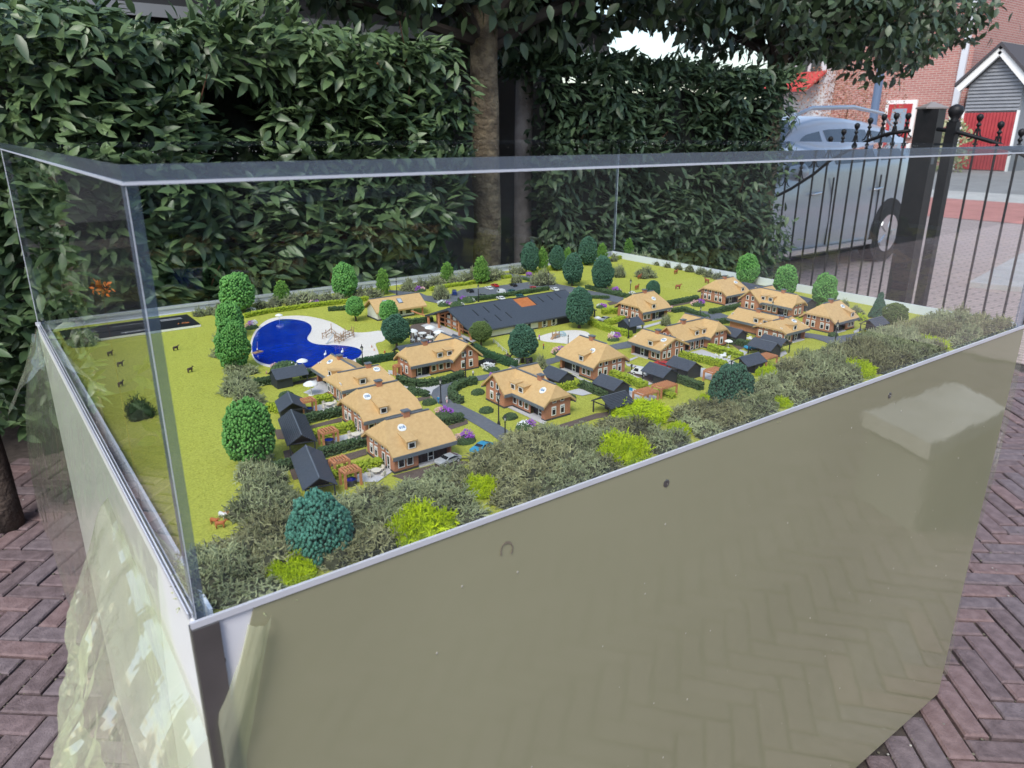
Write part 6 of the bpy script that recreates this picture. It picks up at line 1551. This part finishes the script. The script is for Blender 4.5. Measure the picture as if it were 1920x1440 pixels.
# stations along x (nose at -x, tail at +x): belt height, roof height, half width
ST = [(-2.20, .62, .63, .60), (-2.12, .70, .74, .76), (-1.95, .78, .84, .84), (-1.5, .90, .97, .88), (-1.15, .97, 1.03, .89), (-.95, 1.00, 1.10, .89), (-.55, 1.02, 1.38, .90), (-.20, 1.03, 1.55, .90), (.20, 1.04, 1.615, .90), (.60, 1.05, 1.625, .90), (1.05, 1.07, 1.60, .895), (1.45, 1.09, 1.55, .885), (1.78, 1.11, 1.45, .86), (2.02, 1.10, 1.20, .82), (2.15, .98, 1.02, .76), (2.20, .70, .72, .70)]
rows = 10
def srow(s):
    x, bz, rz_, hw = s
    zs = [(.20, hw*.93), (.30, hw*.985), (.55, hw), (min(.80, bz-.02), hw*.995), (bz, hw*.96)]
    tr_ = max(0.0, rz_-bz)
    zs += [(bz+tr_*.10, hw*(.955 if tr_ > .2 else .9)), (bz+tr_*.82, hw*(.955-.30*min(1, tr_/.55)*.82)), (bz+tr_*.95, hw*(.60 if tr_ > .2 else .55)), (bz+tr_, hw*.35), (bz+tr_*1.01, 0)]
    return x, zs
vs = []; fs = []
for s in ST:
    x, zs = srow(s)
    for z, w_ in zs: vs.append((x, -w_, z))
    for z, w_ in reversed(zs[:-1]): vs.append((x, w_, z))
nr = len(vs)//len(ST)
for i in range(len(ST)-1):
    for k in range(nr-1): fs.append((i*nr+k, (i+1)*nr+k, (i+1)*nr+k+1, i*nr+k+1))
    fs.append((i*nr+nr-1, (i+1)*nr+nr-1, (i+1)*nr, i*nr))
fs += [tuple(range(nr)), tuple((len(ST)-1)*nr+k for k in range(nr))]
m = MB(); m.smooth = True; m.add(vs, fs); body = m.build('body', CP, car)
def side_point(x, f, sg, off=.006):
    """point on the glasshouse side: f 0 at the belt, 1 at the roof edge"""
    xs_ = [s[0] for s in ST]; bz = np.interp(x, xs_, [s[1] for s in ST]); rz_ = np.interp(x, xs_, [s[2] for s in ST]); hw = np.interp(x, xs_, [s[3] for s in ST]); tr_ = rz_-bz
    g_ = .10+f*.72; w_ = hw*(.955-.30*min(1, tr_/.55)*.82*(g_-.10)/.72)
    return (x, sg*(w_+off), bz+tr_*g_)
for sg in (-1, 1):
    for (xa, xb, top_a, top_b) in ((-.80, .02, -.30, .05), (.16, .98, .12, .95), (1.08, 1.66, 1.05, 1.45)):
        m = MB(); k = 8; lo_ = [side_point(xa+(xb-xa)*i/k, .08, sg) for i in range(k+1)]; hi_ = [side_point(top_a+(top_b-top_a)*i/k, .92, sg) for i in range(k+1)]
        m.add(lo_+hi_, [(i, i+1, k+1+i+1, k+1+i) for i in range(k)]); w_ = m.build('side_window', CGL, car); so_ = w_.modifiers.new('thickness', 'SOLIDIFY'); so_.thickness = .004
    m = MB(); m.smooth = True; m.tube([(-.35, sg*.56, 1.50), (-.25, sg*.57, 1.62), (0, sg*.575, 1.69), (.8, sg*.575, 1.715), (1.45, sg*.565, 1.66), (1.72, sg*.55, 1.53)], [.012, .020, .022, .022, .020, .012], 8); m.build('roof_rail', mat('silver rail', (.45,.50,.56), rough=.25, metal=.6), car)
    for x in (-.35, .85):
        m = MB(); m.smooth = True; m.tube([(x, sg*.912, .84), (x+.04, sg*.935, .85), (x+.17, sg*.935, .86), (x+.21, sg*.912, .86)], .013, 8); m.build('door_handle', CHROME, car)
    MB().box(-1.0, 1.0, sg*.905-.012, sg*.905+.012, .235, .285).build('sill_trim', CHROME, car)
    for x in (.06, 1.02): MB().box(x-.004, x+.004, sg*.897-.008, sg*.897+.008, .30, 1.0).build('door_seam', ARCH, car)
    mr = MB(); mr.smooth = True; mr.tube([(-.78, sg*.86, 1.05), (-.80, sg*.96, 1.07), (-.80, sg*1.08, 1.08), (-.80, sg*1.12, 1.08)], [.03, .07, .085, .04], 10); mr.build('mirror', CP, car)
    for x in (-1.35, 1.35):
        w_ = empty('wheel', None, None); w_.parent = car; w_.location = (x, sg*.80, .33)
        m = MB(); m.smooth = True; m.lathe([(.20, -.10), (.30, -.105), (.33, -.08), (.335, 0), (.33, .08), (.30, .105), (.20, .10)], 28); t_ = m.build('tyre', TYRE, w_); t_.rotation_euler = (R(90), 0, 0)
        m = MB(); m.lathe([(.215, -.05), (.215, .05)], 24); rm_ = m.build('rim', CHROME, w_, (0, sg*.062, 0)); rm_.rotation_euler = (R(90), 0, 0)
        for k in range(5):
            a = k*2*math.pi/5; MB().bar((math.cos(a)*.06, sg*.118, math.sin(a)*.06), (math.cos(a)*.20, sg*.118, math.sin(a)*.20), .012, .05).build('spoke', CHROME, w_)
        m = MB(); m.lathe([(.37, -.02), (.37, .02)], 28); ar = m.build('wheel_arch', ARCH, car, (x, sg*(.875), .36)); ar.rotation_euler = (R(90), 0, 0)
MB().box(-1.9, 1.9, -.80, .80, .16, .22).build('underbody', ARCH, car)
m = MB(); m.add([(-.93, -.70, 1.09), (-.93, .70, 1.09), (-.22, .56, 1.535), (-.22, -.56, 1.535)], [(0, 1, 2, 3)]); wsn = m.build('windscreen', CGL, car, (-.012, 0, .014)); wsn.modifiers.new('thickness', 'SOLIDIFY').thickness = .005
for sg in (-1, 1): MB().box(2.06, 2.14, sg*.72-.07, sg*.72+.07, .95, 1.12).build('tail_light', mat('tail light', (.35,.02,.02), rough=.2), car)

# ---------------------------------------------------------------- houses across the street
BRK = brick_mat('red brick wall', (.36,.135,.115), (.44,.185,.155), (.46,.38,.34), 1.0)
UH = 25.0
pr = PU(1797, 250, UH); pl = PU(1488, 250, UH)
bh = empty('brick_house', 'red brick house with white downpipe across the street', 'house', (UH, (pr.y+pl.y)/2, .27), 0)
hw_ = (pl.y-pr.y)/2; zt_ = PU(1797, 5, UH).z+.6
MB().box(0, 6, -hw_, hw_, 0, zt_).build('wall', BRK, bh)
MB().box(-.25, -.02, -hw_-.1, hw_, zt_-.55, zt_-.40).build('gutter', MM['white'], bh)
yp = PU(1783, 250, UH).y-bh.location.y; MB().box(-.10, -.01, yp-.09, yp+.09, 0, zt_-.56).build('downpipe', mat('white pipe', (.62,.64,.68), rough=.5), bh)
ya_, yb_ = PU(1712, 250, UH).y-bh.location.y, PU(1655, 250, UH).y-bh.location.y; za_, zb_ = .0, PU(1680, 188, UH).z-.27
wf = MB().box(-.08, -.005, ya_, yb_, .9, zb_).build('door', MM['white'], bh); MB().box(-.11, -.082, ya_+.12, yb_-.12, .9, zb_-.12).build('red_frame', mat('red frame', (.42,.03,.035), rough=.4), wf); MB().box(-.13, -.112, ya_+.26, yb_-.26, 1.0, zb_-.26).build('pane', mat('house pane', (.25,.32,.40), rough=.1), wf)
m = MB(); m.slab([(-.4, -hw_-.3, zt_-.2), (6, -hw_-.3, zt_+3), (6, hw_+.3, zt_+3), (-.4, hw_+.3, zt_-.2)], [[0, 1, 2, 3]], .15); m.build('roof', mat('brown roof tiles', (.12,.07,.055), rough=.85), bh)
# pale neighbour with a red awning
pn0, pn1 = PU(1536, 250, UH-.6).y, PU(1440, 250, UH-.6).y
nb = empty('pale_house', 'pale rendered house front with red awning beyond the hedge end', 'house', (UH-.6, (pn0+pn1)/2, .27), 0); hh = (pn1-pn0)/2
MB().box(0, .55, -hh, hh, 0, zt_-.1).build('wall', mat('pale render', (.55,.55,.57), rough=.8), nb)
for k in range(4): MB().box(-.05, -.005, -hh+.25+k*.5, -hh+.60+k*.5, 2.6, 3.6).build('window', MM['pane'], nb)
za = PU(1505, 138, UH-.6).z-.27; MB().slab([(-.02, -hh, za+.05), (-.02, hh, za+.05), (-1.1, hh, za-.55), (-1.1, -hh, za-.55)], [[0, 1, 2, 3]], .08).build('awning', mat('red awning', (.40,.04,.035), rough=.8), nb)
# garage with grey boards and red door
UG = 24.0
ga, gb_ = PU(1799, 250, UG), PU(1880, 95, UG); gw = ga.y-gb_.y
ga_ = empty('garage', 'garage with grey boarded gable, white verge and red door', 'garage', (UG, gb_.y, .27), 0); zap = gb_.z-.27; zev = PU(1805, 160, UG).z-.27; zdo = PU(1830, 208, UG).z-.27
MB().extrude([(.06, -gw, 0), (.06, gw, 0), (.06, gw, zev), (.06, 0, zap-.10), (.06, -gw, zev)], (5, 0, 0)).build('wall', mat('grey garage wall', (.20,.21,.225), rough=.8), ga_)
nb_ = 15; BRD = mat('grey cladding board', (.19,.20,.22), (.23,.24,.26), .6, ns=4)
for k in range(nb_):
    z0 = zdo+(zap-.15-zdo)*k/nb_; z1 = zdo+(zap-.15-zdo)*(k+.93)/nb_
    hw2 = gw-.02 if z1 < zev else (gw-.02)*max(0.05, (zap-.12-z1)/(zap-.12-zev))
    m = MB(); m.extrude([(.0, -hw2, z0), (.0, hw2, z0), (.04, hw2, z1), (.04, -hw2, z1)], (.03, 0, 0)); m.build('board', BRD, ga_)
RD = mat('red garage door', (.36,.035,.045), (.42,.05,.055), .5, ns=3)
for k in range(16):
    y0_ = -gw*.96+2*gw*.96*k/16; MB().box(.0, .05, y0_+.006, y0_+2*gw*.96/16-.006, .03, zdo-.05).build('plank', RD, ga_)
for sg in (-1, 1):
    MB().bar((-.10, 0, zap), (-.10, sg*(gw+.22), zev-.12), .10, .17).build('verge_board', MM['white'], ga_)
    m = MB(); m.slab([(-.2, 0, zap+.22), (5.2, 0, zap+.22), (5.2, sg*(gw+.3), zev+.05), (-.2, sg*(gw+.3), zev+.05)], [[0, 1, 2, 3]], .10); m.build('roof', mat('dark tiles', (.06,.055,.06), rough=.8), ga_)
    MB().box(-.03, .06, sg*(gw*.985)-.025, sg*(gw*.985)+.025, 0, zdo).build('door_jamb', MM['white'], ga_)
# street lamp pole, bushes, far tree
lp = PU(1641, 200, 13.0); sp_o = empty('street_lamp', 'blue-grey steel street lamp pole before the brick house', 'lamp post', (13.0, lp.y, .03), 0); MB().lathe([(.10, 0), (.10, 1.2), (.07, 1.3), (.055, 5.0)], 14).build('pole', mat('blue grey steel', (.10,.15,.24), rough=.5), sp_o); MB().bar((0, 0, 5.0), (-.9, 0, 5.15), .12, .10).build('lamp_head', MM['fascia'], sp_o)
def leaf_bush(label, cat, name, c, r, n, material, s, group=None):
    e = empty(name, label, cat, c, 0, group); P = rng.normal(0, .5, (n, 3)); P /= np.maximum(1, np.linalg.norm(P, axis=1, keepdims=True)); T = P*np.array(r)+np.array([0, 0, r[2]*.9])
    T = T[T[:, 2] > 0]; n = len(T); V, F = scatter(LEAF2V, LEAF2F, frames(rng.normal(0, 1, (n, 3)), rng.normal(0, 1, (n, 3)))*rng.uniform(s*.7, s*1.3, n)[:, None, None], T)
    o = obj('foliage', np_mesh('foliage', V, F, material, np.repeat(np.clip(rng.normal(.5, .25, n), 0, 1), len(LEAF2V)), True), e); tag(o, kind='stuff')
    MB().tube([(0, 0, -c[2] if cat == 'flowers' else 0), (r[0]*.05, 0, r[2]*1.0)], [r[0]*.06, r[0]*.02], 7).build('stem', TWIG, e)
    return e
hb = PU(1768, 325, 22.8); leaf_bush('pale green hydrangea bush at the garage corner', 'bush', 'hydrangea_bush', (22.8, hb.y, .25), (.55, .65, .75), 900, mat('hydrangea', (.20,.24,.10), (.46,.46,.28), .8, var=True), .12)
rb = PU(1590, 190, 20.0); leaf_bush('reddish bare-leafed bush against the brick house', 'bush', 'red_bush', (20.0, rb.y, .18), (.9, 1.5, 1.85), 5200, mat('reddish leaves', (.22,.085,.06), (.36,.19,.11), .8, var=True), .055)
ft = PU(1885, 70, 34.0)
leaf_bush('grey-green tree crown rising behind the garage roof', 'tree', 'far_tree', (34.0, ft.y-1.0, .27), (3.5, 4.5, 5.2), 5200, mat('far leaves', (.10,.13,.075), (.22,.26,.15), .9, var=True), .30)

# ---------------------------------------------------------------- beside the hedge's end: bench, marigolds and low shrub (mirrored in the side glass)
bw_ = mat('dark bench slats', (.03,.032,.036), rough=.5)
be = empty('garden_bench', 'dark slatted bench before the grey wall, mirrored in the side glass', 'bench', (-.62, 3.15, 0), 0)
for k in range(4): MB().box(-.7, .7, -.22+.12*k, -.13+.12*k, .44, .465).build('slat', bw_, be)
for k in range(3): MB().box(-.7, .7, .255, .28, .56+.13*k, .64+.13*k).build('back_slat', bw_, be)
for x in (-.66, .66):
    for y in (-.2, .26): MB().box(x-.025, x+.025, y-.025, y+.025, 0, .44 if y < 0 else .92).build('leg', bw_, be)
leaf_bush('low green shrub at the end of the laurel hedge', 'shrub', 'garden_shrub', (-.62, 2.55, 0), (.26, .22, .30), 700, LAUREL, .07)
leaf_bush('orange marigolds beside the low garden shrub', 'flowers', 'marigold_clump', (-PV(190, 540, 2.0).x, 2.0, PV(190, 540, 2.0).z-.02), (.028, .025, .022), 46, mat('marigold', (.55,.11,.01), (.65,.18,.015), .7, var=True), .015)

# ---------------------------------------------------------------- unseen house front added behind the camera to darken what the panes reflect
dw = empty('added_house', 'unseen brick house front added to dim reflections in the acrylic panes', 'house', (0, -5.0, 0), 0)
MB().box(-5, 4.4, -.3, 0, 0, 2.7).build('wall', brick_mat('dwelling brick', (.24,.18,.155), (.29,.22,.19), (.32,.30,.28), 1.0), dw)
for x in (-3.2, -.9, 2.4):
    f_ = MB().box(x-.75, x+.75, .002, .05, .8, 2.2).build('window', MM['white'], dw); MB().box(x-.66, x+.66, .052, .06, .9, 2.1).build('pane', CGL, f_)
MB().box(.5, 1.4, .002, .05, 0, 2.15).build('door', mat('dark door', (.03,.05,.04), rough=.4), dw)
m = MB(); m.slab([(-5.3, .45, 2.68), (4.7, .45, 2.68), (4.7, -3.5, 4.6), (-5.3, -3.5, 4.6)], [[0, 1, 2, 3]], .1); m.build('roof', mat('dwelling tiles', (.07,.055,.05), rough=.85), dw)

# pale stone planter on the paving, mirrored in the front panel
pp = [G(x, y, .34) for x, y in ((1622, 772), (1745, 832), (1890, 765), (1790, 715))]
pp = [(p.x, -p.y) for p in pp]; cx_ = sum(p[0] for p in pp)/4; cy2 = sum(p[1] for p in pp)/4
sp2 = empty('stone_planter', 'pale stone planter block mirrored in the glossy front panel', 'planter', (cx_, cy2, 0), 0)
STN = mat('pale stone', (.46,.44,.40), (.56,.54,.50), .8, ns=8, bump=.3, bs=50)
MB().prism([((x-cx_)*.94, (y-cy2)*.94) for x, y in pp][::-1], .28, 0).build('body', mat('grey stone', (.20,.19,.175), rough=.85), sp2); MB().prism([(x-cx_, y-cy2) for x, y in pp][::-1], .058, .2805).build('coping', STN, sp2)
